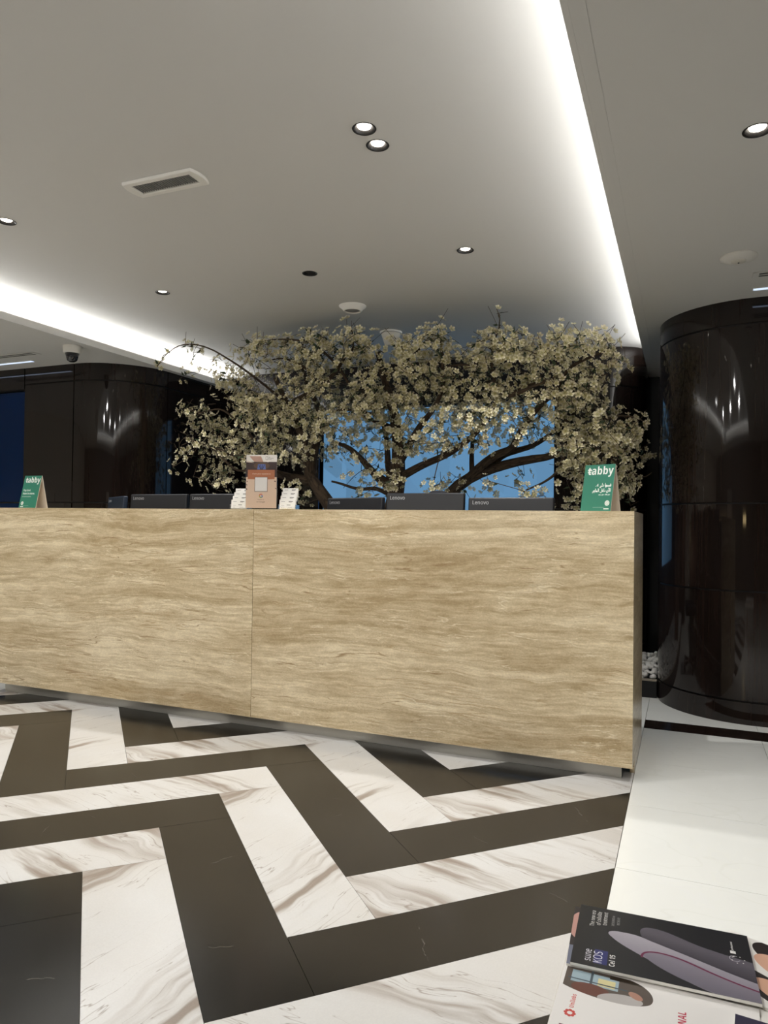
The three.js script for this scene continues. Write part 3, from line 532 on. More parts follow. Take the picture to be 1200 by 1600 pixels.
{
  const c = onY(551, 481, INNER - 0.012), g = thing('ceiling_speaker', 'round white ceiling speaker with a raised inner ring above the tree', 'speaker', [c.x, INNER, c.z]);
  mesh('flange', lathe([[0.0, -0.014], [0.052, -0.014], [0.054, -0.036], [0.06, -0.038], [0.066, -0.034], [0.082, -0.014], [0.096, -0.006], [0.098, 0]]), M.white, g);
  mesh('grille', lathe([[0, -0.03], [0.0525, -0.03], [0.053, -0.0145]]), M.grille, g);
}
{
  const c = onY(611, 519, INNER), g = thing('cone_sounder', 'small white cone shaped ceiling fitting just above the blossoms', 'ceiling fitting', [c.x, INNER, c.z]);
  mesh('flange', lathe([[0, -0.016], [0.088, -0.016], [0.09, -0.01], [0.09, 0]]), M.white, g);
  mesh('cone', lathe([[0, -0.12], [0.04, -0.118], [0.05, -0.108], [0.078, -0.0165]]), M.offwhite, g);
}
{
  const c = onY(1154, 401, SOFFIT), g = thing('smoke_detector', 'round white smoke detector on the low soffit', 'smoke detector', [c.x, SOFFIT, c.z]);
  mesh('base', lathe([[0.0, -0.024], [0.03, -0.024], [0.06, -0.02], [0.085, -0.008], [0.086, 0]]), M.white, g);
  const sn = mesh('sensor', lathe([[0, -0.031], [0.022, -0.03], [0.034, -0.026], [0.035, -0.0225]]), M.offwhite, g); mesh('indicator', cyl(0.004, 0.004, 0.003, [0.0, -0.032, 0.0]), M.black, sn);
  
}
function slotVent(x0, x1, z, label) {
  const g = thing('slot_vent', label, 'vent', [x0, SOFFIT, z]);
  mesh('frame', [bx(0, -0.005, -0.045, x1 - x0, -0.0005, -0.03), bx(0, -0.005, 0.03, x1 - x0, -0.0005, 0.045), bx(0, -0.005, -0.03, 0.03, -0.0005, 0.03), bx(x1 - x0 - 0.03, -0.005, -0.03, x1 - x0, -0.0005, 0.03), bx(0.03, -0.005, -0.005, x1 - x0 - 0.03, -0.0005, 0.005)], M.ceiling, g);
  mesh('slot', bx(0.03, -0.0025, -0.03, x1 - x0 - 0.03, -0.0005, 0.03), M.black, g);
}
slotVent(0.537, 1.75, -0.87, 'two-slot linear air vent in the soffit near the smoke detector');
slotVent(-5.9, -4.68, -0.88, 'two-slot linear air vent in the soffit near the surveillance camera');
function barLight(x0, x1, z, label) {
  const g = thing('linear_light', label, 'light', [x0, SOFFIT, z]);
  mesh('housing', bx(0, -0.006, -0.018, x1 - x0, -0.0005, 0.018), M.white, g);
  mesh('light_diffuser', bx(0.004, -0.008, -0.015, x1 - x0 - 0.004, -0.006, 0.015), M.tubeLight, g);
  const l = new THREE.RectAreaLight(0xc9dcff, 0.8, x1 - x0 - 0.01, 0.03); l.position.set((x1 - x0) / 2, -0.009, 0); l.rotation.set(-Math.PI / 2, 0, 0); g.add(l);
}
barLight(0.556, 1.7, -1.113, 'slim cool light bar on the soffit beside the rounded column');
barLight(-6.1, -4.95, -1.08, 'slim cool light bar on the soffit before the glass door');
{
  const c = onY(113, 541, SOFFIT), g = thing('surveillance_camera', 'white and black dome camera hanging from the soffit edge', 'camera', [c.x, SOFFIT, c.z]);
  mesh('base', lathe([[0, -0.058], [0.058, -0.058], [0.066, -0.05], [0.07, -0.006], [0.07, 0]]), M.white, g);
  mesh('dome', lathe([[0, -0.125], [0.02, -0.123], [0.037, -0.112], [0.043, -0.09], [0.055, -0.0585], [0, -0.0585]]), phy({ color: 0x10131c, roughness: 0.1, clearcoat: 1 }), g);
}

// ---------------------------------------------------------------- planter with white pebbles
{
  const g = thing('planter', 'low black planter bed with a pale rim at the foot of the tree', 'planter', [0, 0, 0]);
  mesh('kerb', bx(-4.14, 0, -1.80, 0.042, 0.112, -1.76), M.black, g);
  mesh('rim', bx(-4.14, 0.112, -1.80, 0.042, 0.12, -1.755), std({ color: 0x9a8f7e, roughness: 0.5 }), g);
  mesh('soil', bx(-4.14, 0.0, -2.9, 0.042, 0.09, -1.8), M.soil, g);
  const geos = [0, 1, 2, 3].map(() => { const q = new THREE.IcosahedronGeometry(1, 1), p = q.attributes.position, ph = rr(0, 9); for (let i = 0; i < p.count; i++) { const v = V().fromBufferAttribute(p, i), k = 0.82 + 0.36 * fbm(v.x * 1.3 + ph + 5, v.y * 1.3 + v.z * 1.7 + ph, 2); p.setXYZ(i, v.x * k, v.y * k * 0.78, v.z * k * 0.9); } q.computeVertexNormals(); return q; });
  const put = (x, z, y, s) => ({ x, y, z, s, a: rr(0, 6), b: rr(-0.5, 0.5), k: Math.floor(rnd() * 4) });
  const spots = []; for (let z = -1.832; z > -2.52; z -= 0.046) for (let x = -0.155; x < 0.02; x += 0.042) spots.push(put(x + rr(-0.012, 0.012), z + rr(-0.012, 0.012), 0.108 + rr(0, 0.025) + clamp((-1.8 - z) * 0.09, 0, 0.06), rr(0.019, 0.027)));
  for (const q of spots) { const m = single('pebble', geos[q.k], M.pebble, 'white pebble in the planter beside the counter end', 'pebble', 'white pebbles in the planter'); m.position.set(q.x, q.y, q.z); m.scale.setScalar(q.s); m.rotation.set(q.b, q.a, q.b * 0.7); }
  const rest = []; for (let z = -1.83; z > -2.88; z -= 0.058) for (let x = -4.1; x < -0.19; x += 0.058) rest.push(put(x + rr(-0.015, 0.015), z + rr(-0.015, 0.015), 0.1 + rr(0, 0.03), rr(0.022, 0.034)));
  const im = new THREE.InstancedMesh(geos[0], M.pebble, rest.length), o = new THREE.Object3D(); rest.forEach((q, i) => { o.position.set(q.x, q.y, q.z); o.scale.setScalar(q.s); o.rotation.set(q.b, q.a, 0); o.updateMatrix(); im.setMatrixAt(i, o.matrix); });
  im.name = 'pebble_bed'; im.userData = { kind: 'stuff', label: 'white pebbles filling the planter around the tree', category: 'pebbles' }; im.castShadow = im.receiveShadow = true; scene.add(im);
}

// ---------------------------------------------------------------- blossom tree
{
  const base = V(-2.0, 0.09, -2.02), tree = thing('blossom_tree', 'wide artificial tree with cream blossoms behind the reception counter', 'tree', base.toArray());
  const nodes = [];   // points twigs may start from, in the tree's own frame
  function limbGeo(pts, r0, r1, seg = 26, rad = 9, rough = 0.12) {
    const c = new THREE.CatmullRomCurve3(pts, false, 'centripetal'), fr = c.computeFrenetFrames(seg, false), pos = [], nor = [], uv = [], idx = [], L = c.getLength(), ph = rr(0, 50);
    for (let i = 0; i <= seg; i++) {
      const t = i / seg, P = c.getPointAt(t), r = r0 + (r1 - r0) * Math.pow(t, 0.85);
      for (let j = 0; j <= rad; j++) { const a = (j % rad) / rad * Math.PI * 2, d = fr.normals[i].clone().multiplyScalar(Math.cos(a)).addScaledVector(fr.binormals[i], Math.sin(a)), k = r * (1 + rough * 2 * (fbm(Math.cos(a) * 1.5 + ph, Math.sin(a) * 1.5 + t * L * 7, 3) - 0.5)); pos.push(P.x + d.x * k, P.y + d.y * k, P.z + d.z * k); nor.push(d.x, d.y, d.z); uv.push(j / rad, t * L * 2); }
    }
    for (let i = 0; i < seg; i++) for (let j = 0; j < rad; j++) { const a = i * (rad + 1) + j, b = a + rad + 1; idx.push(a, a + 1, b, b, a + 1, b + 1); }
    const g = new THREE.BufferGeometry(); g.setAttribute('position', new THREE.Float32BufferAttribute(pos, 3)); g.setAttribute('normal', new THREE.Float32BufferAttribute(nor, 3)); g.setAttribute('uv', new THREE.Float32BufferAttribute(uv, 2)); g.setIndex(idx); g.computeVertexNormals(); return [g, c];
  }
  const P3 = (q) => (q.length === 3 ? onZ(q[0], q[1], q[2]).sub(base) : q[3] === 'w' ? V(q[0], q[1], q[2]).sub(base) : V(...q));
  function limb(name, list, r0, r1) {
    const [g, c] = limbGeo(list.map(P3), r0, r1); mesh(name, g, M.bark, tree);
    const n = Math.ceil(c.getLength() / 0.06); for (let i = 1; i <= n; i++) { const t = i / n; if (t > 0.25) nodes.push(c.getPointAt(t)); }
  }
  const W = (x, y, z) => [x, y, z, 'w'];
  // trunks rise from the bed and part below the ledge
  limb('trunk', [W(-2.0, 0.091, -2.02), W(-1.99, 0.5, -2.0), [606, 840, -1.98], [612, 800, -1.96], [620, 760, -1.94], [622, 705, -1.9], [616, 650, -1.85], [600, 590, -1.75], [590, 550, -1.65]], 0.13, 0.02);
  limb('trunk', [W(-2.05, 0.091, -2.0), W(-2.12, 0.5, -1.95), [548, 850, -1.9], [517, 792, -1.85], [497, 763, -1.82], [484, 742, -1.8], [478, 700, -1.78], [464, 662, -1.75], [448, 630, -1.7], [430, 590, -1.62]], 0.11, 0.018);
  limb('trunk', [W(-1.93, 0.091, -2.05), W(-1.85, 0.5, -2.08), [655, 850, -2.1], [686, 795, -2.1], [718, 757, -2.08], [760, 735, -2.05], [812, 721, -2.0], [866, 711, -1.95], [905, 690, -1.88], [945, 655, -1.8]], 0.095, 0.016);
  const B = (list, r0, r1) => limb('branch', list, r0, r1);
  B([[484, 752, -1.82], [462, 748, -1.75], [436, 741, -1.66], [405, 730, -1.58], [370, 712, -1.5], [335, 700, -1.45]], 0.045, 0.01);
  B([[486, 742, -1.8], [492, 700, -1.85], [503, 668, -1.9], [498, 640, -1.9], [480, 600, -1.85], [470, 570, -1.8]], 0.045, 0.012);
  B([[440, 652, -1.74], [462, 628, -1.66], [498, 608, -1.6], [525, 580, -1.5], [545, 545, -1.4]], 0.035, 0.012);
  B([[448, 630, -1.7], [415, 603, -1.45], [385, 580, -1.3], [355, 560, -1.2], [328, 545, -1.15], [302, 538, -1.12], [278, 541, -1.1], [256, 558, -1.08], [245, 574, -1.07]], 0.013, 0.002);
  B([[545, 600, -1.6], [530, 575, -1.5], [508, 552, -1.42], [486, 536, -1.38], [458, 531, -1.35], [425, 531, -1.33], [402, 537, -1.32], [388, 548, -1.3]], 0.013, 0.003);
  B([[500, 608, -1.6], [486, 582, -1.52], [460, 566, -1.45], [440, 560, -1.42], [415, 565, -1.4]], 0.015, 0.004);
  B([[400, 690, -1.6], [372, 660, -1.5], [345, 640, -1.42], [310, 645, -1.38], [295, 641, -1.36]], 0.013, 0.003);
  B([[405, 730, -1.58], [372, 735, -1.5], [330, 700, -1.4], [300, 690, -1.36], [283, 696, -1.34]], 0.012, 0.003);
  B([[612, 762, -1.94], [590, 745, -1.85], [565, 718, -1.75], [545, 700, -1.68], [520, 690, -1.6]], 0.045, 0.012);
  B([[612, 775, -1.94], [588, 764, -1.9], [560, 764, -1.86], [530, 755, -1.8], [518, 752, -1.78]], 0.02, 0.008);
  B([[620, 730, -1.92], [640, 695, -1.85], [655, 668, -1.75], [680, 634, -1.65], [692, 600, -1.55], [690, 550, -1.45], [688, 522, -1.4]], 0.035, 0.008);
  B([[612, 770, -1.95], [606, 720, -2.05], [603, 680, -2.1], [590, 640, -2.1], [565, 612, -2.05]], 0.035, 0.012);
  B([[600, 650, -1.85], [570, 645, -1.7], [540, 640, -1.55], [515, 643, -1.45]], 0.016, 0.006);
  B([[620, 670, -1.85], [600, 662, -1.7], [575, 655, -1.55], [560, 640, -1.45]], 0.018, 0.006);
  B([[632, 742, -1.92], [660, 727, -1.86], [702, 708, -1.78], [740, 680, -1.68], [768, 645, -1.55], [775, 610, -1.45], [768, 570, -1.38], [770, 540, -1.34], [780, 512, -1.3], [781, 497, -1.29], [776, 482, -1.28]], 0.034, 0.003);
  B([[738, 748, -2.08], [737, 715, -2.1], [738, 680, -2.12], [732, 655, -2.12], [725, 630, -2.1]], 0.024, 0.008);
  B([[728, 752, -2.08], [752, 728, -2.0], [775, 711, -1.92], [800, 700, -1.85], [815, 672, -1.78], [838, 640, -1.7], [868, 610, -1.6], [890, 575, -1.5], [930, 555, -1.45], [955, 545, -1.42]], 0.042, 0.006);
  B([[760, 735, -2.05], [785, 712, -2.1], [830, 697, -2.12], [858, 680, -2.1], [888, 655, -2.05], [920, 620, -1.95]], 0.032, 0.008);
  B([[885, 702, -1.92], [872, 735, -1.86], [852, 752, -1.8], [822, 766, -1.75]], 0.016, 0.006);
  B([[905, 690, -1.88], [940, 705, -1.8], [980, 735, -1.72], [1008, 745, -1.7], [1018, 738, -1.7]], 0.014, 0.003);
  B([[945, 655, -1.8], [975, 650, -1.75], [1000, 655, -1.72], [1012, 665, -1.7]], 0.011, 0.003);
  B([[800, 615, -1.7], [835, 600, -1.6], [870, 592, -1.55], [915, 590, -1.5], [950, 585, -1.5]], 0.018, 0.005);
  B([[768, 600, -1.5], [795, 618, -1.45], [830, 605, -1.4], [870, 590, -1.35]], 0.02, 0.006);
  B([[600, 590, -1.75], [640, 560, -1.6], [660, 540, -1.5], [672, 524, -1.45]], 0.016, 0.005);
  B([[545, 560, -1.45], [552, 540, -1.38], [550, 518, -1.32], [545, 512, -1.3]], 0.009, 0.003);
  B([[690, 575, -1.5], [720, 570, -1.4], [745, 573, -1.35], [728, 575, -1.33]], 0.01, 0.004);

  // clusters of blossom: outlines in the picture, depth through the crown
  const inside = (poly, x, y) => { let c = false; for (let i = 0, j = poly.length - 1; i < poly.length; j = i++) { const [a, b] = poly[i], [d, e] = poly[j]; if ((b > y) !== (e > y) && x < (d - a) * (y - b) / (e - b) + a) c = !c; } return c; };
  const zones = [   // outline, number of clusters
    [[[330, 572], [352, 556], [392, 542], [430, 536], [480, 530], [520, 545], [560, 530], [600, 545], [640, 535], [668, 535], [690, 545], [740, 552], [800, 545], [850, 540], [915, 540], [945, 560], [958, 585], [945, 620], [900, 645], [860, 640], [780, 640], [700, 645], [600, 640], [500, 660], [400, 650], [345, 615]], 430],
    [[[360, 545], [400, 528], [450, 522], [500, 522], [540, 514], [560, 520], [620, 530], [660, 520], [690, 512], [715, 535], [760, 520], [810, 518], [860, 518], [910, 520], [950, 532], [962, 548], [800, 552], [600, 552], [380, 556]], 100, -1.14, -1.5],
    [[[345, 610], [500, 640], [512, 690], [470, 725], [400, 735], [345, 722], [325, 690], [335, 640]], 180],
    [[[500, 640], [620, 630], [760, 630], [865, 630], [860, 690], [770, 690], [740, 712], [640, 712], [540, 725], [505, 720]], 165],
    [[[865, 640], [940, 620], [960, 650], [995, 665], [975, 700], [950, 725], [920, 745], [880, 735], [862, 700]], 95],
    [[[525, 720], [640, 725], [700, 735], [820, 740], [865, 745], [860, 785], [760, 780], [640, 770], [520, 785]], 34],
    [[[960, 660], [1020, 655], [1026, 745], [1000, 770], [970, 760]], 26],
    [[[870, 745], [980, 740], [1000, 775], [900, 795], [872, 790]], 22],
    [[[290, 640], [345, 630], [350, 765], [300, 770]], 24],
    [[[340, 730], [375, 735], [372, 760], [345, 760]], 5],
    [[[455, 745], [482, 765], [490, 795], [462, 795]], 7],
  ];
  const clusters = [];
  const add = (px, py, z, n) => { const p = onZ(px, py, z); if (px > 588 && px < 640 && py < 533) return false; if (p.y > 2.595 || p.x > -0.07 || Math.hypot(p.x + 2.02, p.z + 2.0, p.y - 2.62) < 0.2 || (p.x < -4.05 && z < -1.2)) return false; clusters.push({ p: p.sub(base), n }); return true; };
  for (const [poly, n, za = -1.22, zb = -2.25] of zones) {
    const xs = poly.map((q) => q[0]), ys = poly.map((q) => q[1]), bb = [Math.min(...xs), Math.max(...xs), Math.min(...ys), Math.max(...ys)];
    for (let i = 0, tries = 0; i < n && tries < n * 60; tries++) { const x = rr(bb[0], bb[1]), y = rr(bb[2], bb[3]); if (inside(poly, x, y) && add(x, y, rr(za, zb), Math.floor(rr(4, 9)))) i++; }
  }
  for (const [x, y, n] of [[245, 572, 5], [255, 556, 1], [266, 549, 2], [289, 540, 4], [300, 542, 4], [318, 547, 3], [302, 560, 2], [287, 587, 5], [312, 581, 2], [330, 567, 3], [345, 562, 3], [325, 632, 7], [291, 638, 6], [315, 645, 2], [280, 696, 5], [305, 690, 4], [295, 680, 2], [270, 730, 5], [282, 714, 3], [302, 745, 6], [330, 757, 3], [337, 765, 3], [290, 712, 2], [546, 513, 7], [550, 524, 6], [543, 520, 4], [484, 520, 2], [503, 530, 5], [476, 530, 5], [447, 528, 4], [410, 530, 3], [775, 483, 3], [776, 490, 2], [777, 508, 4], [772, 517, 4], [766, 527, 4], [684, 508, 5], [668, 520, 4], [808, 520, 4], [818, 528, 5], [866, 520, 4], [868, 530, 5], [905, 522, 3], [918, 522, 3], [940, 525, 4], [960, 540, 4], [977, 565, 5], [968, 572, 4], [960, 560, 5], [930, 545, 5], [1000, 650, 3], [1020, 662, 3], [1010, 690, 5], [1015, 735, 6], [1022, 745, 4], [995, 755, 5], [985, 790, 2], [720, 600, 5], [703, 590, 4], [771, 597, 3], [742, 643, 5], [757, 645, 3]])
    add(x, y, y < 535 ? rr(-1.24, -1.36) : x < 345 ? rr(-1.1, -1.3) : rr(-1.2, -1.6), n);
  // each cluster hangs on the nearest wood
  clusters.forEach((c) => { c.d = Math.min(...nodes.map((q) => q.distanceTo(c.p))); }); clusters.sort((a, b) => a.d - b.d);
  const twigs = [];
  for (const c of clusters) {
    let best = null, bd = 1e9; for (const q of nodes) { const d = q.distanceTo(c.p) + Math.max(0, q.y - c.p.y) * 0.25; if (d < bd) { bd = d; best = q; } }
    const mid = best.clone().lerp(c.p, 0.5).add(V(rr(-0.03, 0.03), rr(0, 0.05) * Math.min(1, bd * 3), rr(-0.03, 0.03)));
    const curve = new THREE.QuadraticBezierCurve3(best.clone(), mid, c.p.clone()); twigs.push(new THREE.TubeGeometry(curve, 5, clamp(bd * 0.009, 0.0022, 0.0055), 4)); c.from = best;
    for (const t of [0.5, 0.8]) nodes.push(curve.getPoint(t)); nodes.push(c.p.clone());
    for (let k = 0; k < 1; k++) { const e = c.p.clone().add(V(rr(-0.1, 0.1), rr(-0.06, 0.12), rr(-0.1, 0.1))); e.y = Math.min(e.y, 2.66 - base.y); twigs.push(new THREE.TubeGeometry(new THREE.LineCurve3(c.p.clone(), e), 1, 0.0018, 3)); c.tip = e; }
  }
  const tw = mesh('twigs', twigs, M.twig, tree); tw.userData.kind = 'stuff';
  // one blossom: five cupped petals round a greenish eye
  const flowerGeo = (() => {
    const pos = [], col = [], C = [0.82, 0.74, 0.50], E = [0.42, 0.40, 0.14], K = [0.92, 0.87, 0.68];
    for (let i = 0; i < 5; i++) {
      const a = i / 5 * Math.PI * 2, rot = (x, y, z) => [x * Math.cos(a) - z * Math.sin(a), y, x * Math.sin(a) + z * Math.cos(a)];
      const o = rot(0.06, 0, 0), l = rot(0.55, 0.14, -0.33), r = rot(0.55, 0.14, 0.33), l2 = rot(0.9, 0.36, -0.22), r2 = rot(0.9, 0.36, 0.22), m = rot(0.62, 0.04, 0), t = rot(0.86, 0.22, 0);
      for (const [p, q, s, cc] of [[o, l, m, [E, C, C]], [o, m, r, [E, C, C]], [l, l2, m, [C, K, C]], [l2, t, m, [K, K, C]], [t, r2, m, [K, K, C]], [r2, r, m, [K, C, C]]]) { pos.push(...p, ...q, ...s); for (const q2 of cc) col.push(...q2); }
    }
    for (let i = 0; i < 5; i++) { const a = i / 5 * 6.283, b = (i + 1) / 5 * 6.283; pos.push(0, 0.16, 0, Math.cos(b) * 0.13, 0.06, Math.sin(b) * 0.13, Math.cos(a) * 0.13, 0.06, Math.sin(a) * 0.13); for (let k = 0; k < 3; k++) col.push(0.55, 0.46, 0.12); }
    const g = new THREE.BufferGeometry(); g.setAttribute('position', new THREE.Float32BufferAttribute(pos, 3)); g.setAttribute('color', new THREE.Float32BufferAttribute(col, 3)); g.computeVertexNormals(); return g;
  })();
  const leafGeo = (() => { const g = new THREE.BufferGeometry(); g.setAttribute('position', new THREE.Float32BufferAttribute([0, 0, 0, 0.3, 0.06, -0.2, 0.32, 0, 0, 0, 0, 0, 0.32, 0, 0, 0.3, 0.06, 0.2, 0.3, 0.06, -0.2, 1, -0.08, 0, 0.32, 0, 0, 0.32, 0, 0, 1, -0.08, 0, 0.3, 0.06, 0.2], 3)); g.computeVertexNormals(); return g; })();
  const up = V(0, 1, 0), flowers = [], leaves = [], o = new THREE.Object3D();
  for (const c of clusters) {
    const outw = c.p.clone().sub(V(0, 1.9, 0.2)).normalize();
    for (let k = 0; k < c.n; k++) {
      const d = V(rr(-1, 1), rr(-1, 1), rr(-1, 1)); if (d.length() > 1) d.normalize(); const dir = d.clone().multiplyScalar(0.9).add(outw.clone().multiplyScalar(0.5)).add(V(0.1, 0.15, 0.45)).normalize();
      o.position.copy(c.p).addScaledVector(d, 0.03 + 0.0075 * c.n); o.position.y = Math.min(o.position.y, 2.655 - base.y); o.quaternion.setFromUnitVectors(up, dir).multiply(new THREE.Quaternion().setFromAxisAngle(up, rr(0, 6.3))); o.scale.setScalar(rr(0.021, 0.029)); o.updateMatrix(); flowers.push({ m: o.matrix.clone(), z: o.position.z });
    }
    const nl = Math.floor(rr(1, 4)); for (let k = 0; k < nl; k++) { const d = V(rr(-1, 1), rr(-0.7, 0.8), rr(-1, 1)).normalize(); o.position.copy(c.p).lerp(c.from, rr(0, 0.4)); o.quaternion.setFromUnitVectors(V(1, 0, 0), d); o.scale.setScalar(rr(0.035, 0.06)); o.updateMatrix(); leaves.push(o.matrix.clone()); }
  }
  flowers.sort((a, b) => b.z - a.z);
  flowers.slice(0, 300).forEach((f) => { const m = mesh('blossom', flowerGeo, M.petal, tree); f.m.decompose(m.position, m.quaternion, m.scale); });
  const fi = new THREE.InstancedMesh(flowerGeo, M.petal, flowers.length - 300), tint = new THREE.Color(); flowers.slice(300).forEach((f, i) => { fi.setMatrixAt(i, f.m); const k = rr(0.72, 1); fi.setColorAt(i, tint.setRGB(k, k * rr(0.97, 1), k * rr(0.9, 1))); }); fi.name = 'blossoms'; fi.userData.kind = 'stuff'; fi.castShadow = fi.receiveShadow = true; tree.add(fi);
  const li = new THREE.InstancedMesh(leafGeo, M.leaf, leaves.length); leaves.forEach((m, i) => li.setMatrixAt(i, m)); li.name = 'leaves'; li.userData.kind = 'stuff'; li.castShadow = li.receiveShadow = true; tree.add(li);
  console.log('flowers', flowers.length, 'clusters', clusters.length);
}

// ---------------------------------------------------------------- coffee table with magazines
const TY = 0.392;
{
  const g = thing('coffee_table', 'low white coffee table under the magazines', 'table', [0, 0, 0]);
  const t = rbx(0.62, 0.03, 0.8, 0.006, [0.33, TY - 0.015, 2.337]); mesh('tabletop', t, M.white, g);
  for (const [x, z] of [[0.06, 1.98], [0.6, 1.98], [0.06, 2.69], [0.6, 2.69]]) mesh('leg', rbx(0.035, TY - 0.03, 0.035, 0.004, [x, (TY - 0.03) / 2, z]), M.white, g);
}
// a booklet: pages, a cover sheet and its print; placed by its far left corner, long side along angle
function booklet(name, label, cx, cz, w, d, turn, y, th, tex, group) {
  const g = thing(name, label, 'magazine', [cx, y, cz], turn, group);
  mesh('pages', rbx(w, th - 0.0008, d, 0.0003, [0, (th - 0.0008) / 2, 0]), M.paper, g);
  mesh('cover', bx(-w / 2, th - 0.0008, -d / 2, w / 2, th, d / 2), M.paper, g);
  const p = new THREE.PlaneGeometry(w, d); p.rotateX(-Math.PI / 2); p.translate(0, th + 0.0003, 0); mesh('printed_cover', p, std({ map: tex, roughness: 0.3 }), g);
  return g;
}
const magDark = canvasTex(1188, 840, (x, w, h) => {
  x.fillStyle = '#17161b'; x.fillRect(0, 0, w, h);
  const lin = (y0, y1, a, b, c) => { const g = x.createLinearGradient(300, y0, 180, y1); g.addColorStop(0, a); g.addColorStop(0.5, b); g.addColorStop(1, c); return g; };
  const shape = (pts, c) => { x.fillStyle = c; x.beginPath(); x.moveTo(...pts[0]); for (let i = 1; i < pts.length; i += 3) x.bezierCurveTo(...pts[i], ...pts[i + 1], ...pts[i + 2]); x.fill(); };
  shape([[470, 330], [430, 250], [440, 170], [520, 160], [640, 150], [760, 260], [900, 300], [1000, 330], [1100, 350], [1188, 370], [1188, 480], [1188, 520], [1188, 620], [900, 560], [640, 470], [470, 330]], lin(150, 520, '#5d5861', '#36323a', '#201e24'));
  shape([[250, 395], [190, 330], [260, 300], [330, 305], [400, 300], [450, 310], [520, 350], [760, 440], [1000, 560], [1188, 620], [1188, 700], [1188, 780], [1188, 840], [1100, 840], [1000, 840], [900, 838], [740, 780], [640, 690], [560, 640], [420, 540], [310, 480], [250, 395]], lin(300, 900, '#aaa5ae', '#87818d', '#5f5a66'));
  shape([[470, 560], [500, 450], [700, 450], [900, 590], [1000, 640], [1100, 690], [1188, 720], [1188, 770], [1188, 810], [1188, 840], [1100, 840], [960, 840], [880, 820], [700, 760], [560, 680], [470, 560]], lin(450, 900, '#857f8b', '#6b6572', '#8b858f'));
  x.strokeStyle = '#6d1f45'; x.lineWidth = 16; x.beginPath(); x.moveTo(465, 590); x.bezierCurveTo(450, 470, 620, 450, 820, 560); x.bezierCurveTo(950, 630, 1080, 680, 1188, 712); x.stroke();
  const up = (s, f, px, py, c) => { x.save(); x.translate(px, py); x.rotate(-Math.PI / 2); x.font = f; x.fillStyle = c; x.textAlign = 'left'; x.fillText(s, 0, 0); x.restore(); };
  up('The new era', '44px sans-serif', 120, 300, '#d9d7d3'); up('of cellulite', '44px sans-serif', 165, 270, '#d9d7d3'); up('treatment', '44px sans-serif', 210, 255, '#d9d7d3');
  up('DESIGNED to', '26px sans-serif', 262, 240, '#a9a7a6'); up('RECREATE', '26px sans-serif', 300, 215, '#a9a7a6');
  x.fillStyle = '#2b2f6b'; x.fillRect(150, 610, 90, 180);
  up('sune', '72px sans-serif', 130, 780, '#dfdde6'); up('KOS', '84px sans-serif', 205, 785, '#dfdde6'); up('Cel 15', 'bold 52px sans-serif', 290, 790, '#e4e2df');
  up('professional', 'bold 20px sans-serif', 1075, 250, '#e2e0dd'); x.fillStyle = '#e2e0dd'; x.fillRect(1052, 255, 36, 36);
  x.strokeStyle = '#b9b7c0'; x.lineWidth = 5; x.beginPath(); x.arc(1075, 355, 34, 0.4, 5.2); x.stroke(); for (let i = 0; i < 7; i++) { x.fillStyle = '#e9e7e2'; x.beginPath(); x.arc(1095 + Math.cos(i - 2.2) * 42, 365 + Math.sin(i - 2.2) * 44, 5, 0, 7); x.fill(); }
});
const magWhite = canvasTex(1188, 840, (x, w, h) => {
  x.fillStyle = '#eeebe8'; x.fillRect(0, 0, w, h);
  x.save(); x.beginPath(); x.moveTo(20, 30); x.lineTo(420, 30); x.bezierCurveTo(560, 60, 600, 180, 560, 240); x.bezierCurveTo(480, 330, 200, 330, 20, 250); x.clip();
  x.fillStyle = '#5b5048'; x.fillRect(0, 0, w, h); x.fillStyle = '#9fb4bd'; x.fillRect(60, 60, 300, 130); x.fillStyle = '#d9cf9a'; x.fillRect(230, 95, 110, 80); x.fillStyle = '#47545c'; x.fillRect(180, 30, 16, 200); x.fillStyle = '#47545c'; x.fillRect(40, 150, 380, 12);
  x.fillStyle = '#6b3f33'; x.beginPath(); x.ellipse(190, 235, 120, 60, 0, 0, 7); x.fill(); x.fillStyle = '#b9b4b1'; x.beginPath(); x.ellipse(380, 270, 140, 60, -0.2, 0, 7); x.fill(); x.fillStyle = '#b28471'; x.beginPath(); x.ellipse(470, 190, 50, 30, 0.6, 0, 7); x.fill(); x.fillStyle = '#33291f'; x.fillRect(300, 25, 260, 50); x.restore();
  const up = (s, f, px, py, c) => { x.save(); x.translate(px, py); x.rotate(-Math.PI / 2); x.font = f; x.fillStyle = c; x.textAlign = 'left'; x.fillText(s, 0, 0); x.restore(); };
  x.fillStyle = '#c8473f'; for (let i = 0; i < 8; i++) { x.beginPath(); x.arc(105 + Math.cos(i * 0.785) * 26, 520 + Math.sin(i * 0.785) * 26, 11, 0, 7); x.fill(); } up('Unilabs', 'bold 40px sans-serif', 120, 470, '#c8473f');
  up('FUNCTIONAL', 'bold 66px sans-serif', 770, 640, '#b9324a'); up('MEDICINE', 'bold 66px sans-serif', 850, 640, '#b9324a'); up('MENU', '66px sans-serif', 930, 640, '#d99aa2');
  x.fillStyle = '#6b2235'; x.fillRect(60, 640, 260, 10);
});
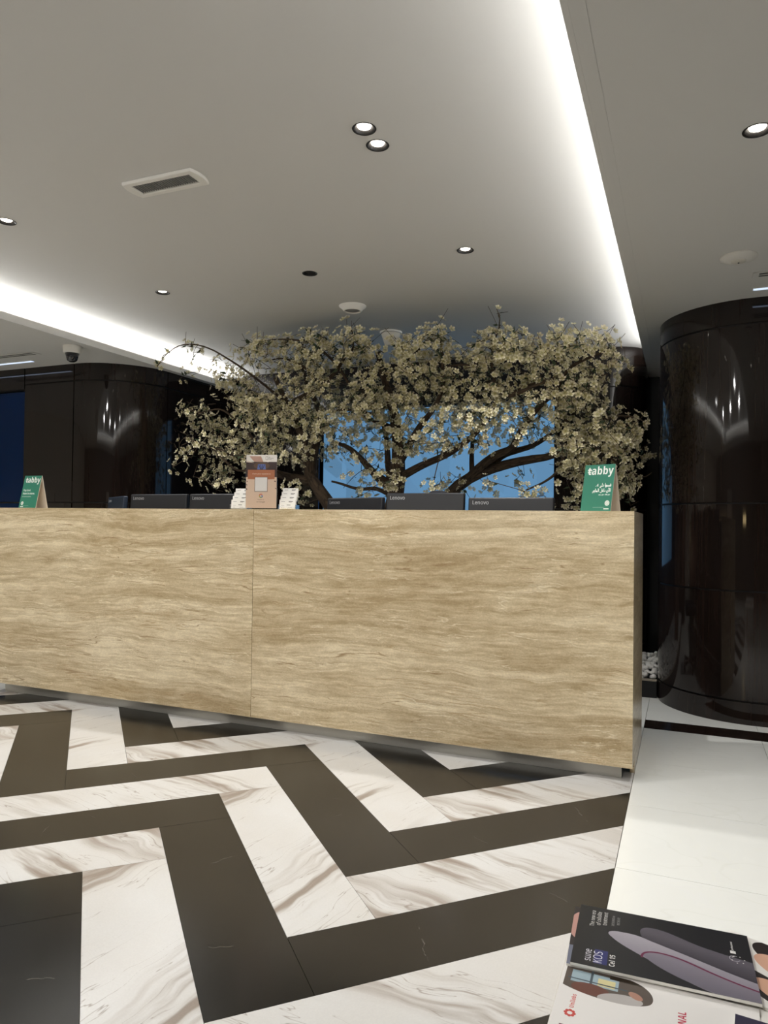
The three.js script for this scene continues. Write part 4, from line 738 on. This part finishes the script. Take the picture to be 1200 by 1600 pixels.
const magFace = canvasTex(840, 600, (x, w, h) => {   // a plain portrait print with dark hair
  x.fillStyle = '#ece9e4'; x.fillRect(0, 0, w, h); x.fillStyle = '#2a211e'; x.beginPath(); x.ellipse(470, 120, 330, 130, 0.25, 0, 7); x.fill(); x.fillStyle = '#d6a88f'; x.beginPath(); x.ellipse(520, 220, 330, 120, 0.2, 0, 7); x.fill();
  x.fillStyle = '#e9e6e1'; x.fillRect(180, 310, 660, 45); x.fillStyle = '#2a211e'; x.beginPath(); x.ellipse(380, 440, 300, 90, 0.35, 0, 7); x.fill(); x.fillStyle = '#d9ab90'; x.beginPath(); x.ellipse(560, 450, 300, 95, 0.2, 0, 7); x.fill();
  x.fillStyle = '#3a2a24'; for (const [a, b] of [[430, 250], [560, 270], [450, 440], [560, 475]]) { x.beginPath(); x.ellipse(a, b, 34, 13, 0.3, 0, 7); x.fill(); }
});
const magPurple = canvasTex(256, 256, (x, w, h) => { x.fillStyle = '#2a2440'; x.fillRect(0, 0, w, h); x.fillStyle = '#6a5f86'; x.fillRect(30, 120, 120, 14); });
const magUnder = canvasTex(512, 360, (x, w, h) => { x.fillStyle = '#2b2326'; x.fillRect(0, 0, w, h); x.fillStyle = '#b98d84'; x.beginPath(); x.ellipse(30, 120, 40, 90, 0, 0, 7); x.fill(); x.fillStyle = '#6d7183'; x.fillRect(0, 250, 120, 110); });
const GM = 'magazines on the coffee table';
{
  const at = (px, py, y) => onY(px, py, y);
  const place = (pxTL, pxTR, y, w, d) => { const a = at(...pxTL, y), b = at(...pxTR, y), t = -Math.atan2(b.z - a.z, b.x - a.x), ux = Math.cos(t), uz = -Math.sin(t); return [a.x + ux * w / 2 - uz * d / 2 * -1 * -1, a.z + uz * w / 2 + ux * d / 2, t]; };
  const yb = TY + 0.0004;
  { const [cx, cz, t] = place([884, 1503], [1091, 1554], yb + 0.004, 0.297, 0.21); booklet('magazine', 'white clinic menu booklet with red lettering on the coffee table', cx, cz, 0.297, 0.21, t, yb, 0.004, magWhite, GM); }
  { const [cx, cz, t] = place([1140, 1448], [1200, 1472], yb + 0.004, 0.26, 0.185); booklet('magazine', 'white magazine with portrait photographs, partly under the black one', cx, cz + 0.012, 0.26, 0.185, t, yb, 0.004, magFace, GM); }
  { const [cx, cz, t] = place([899, 1417], [1150, 1463], yb + 0.008, 0.27, 0.195); booklet('magazine', 'magazine lying under the black one with only its edge showing', cx, cz, 0.27, 0.195, t, yb + 0.0046, 0.004, magUnder, GM); }
  { const [cx, cz, t] = place([908, 1413], [1163, 1462], yb + 0.014, 0.293, 0.2); booklet('magazine', 'black magazine with a grey device and upright white lettering, topmost of the pile', cx, cz, 0.293, 0.2, t, yb + 0.009, 0.005, magDark, GM); }
  { const c = at(1160, 1592, yb + 0.004); booklet('magazine', 'dark purple booklet at the coffee table edge', c.x + 0.06, c.z + 0.055, 0.15, 0.1, -0.1, yb + 0.0046, 0.003, magPurple, GM); }
}

shade(scene);
renderer.render(scene, camera);
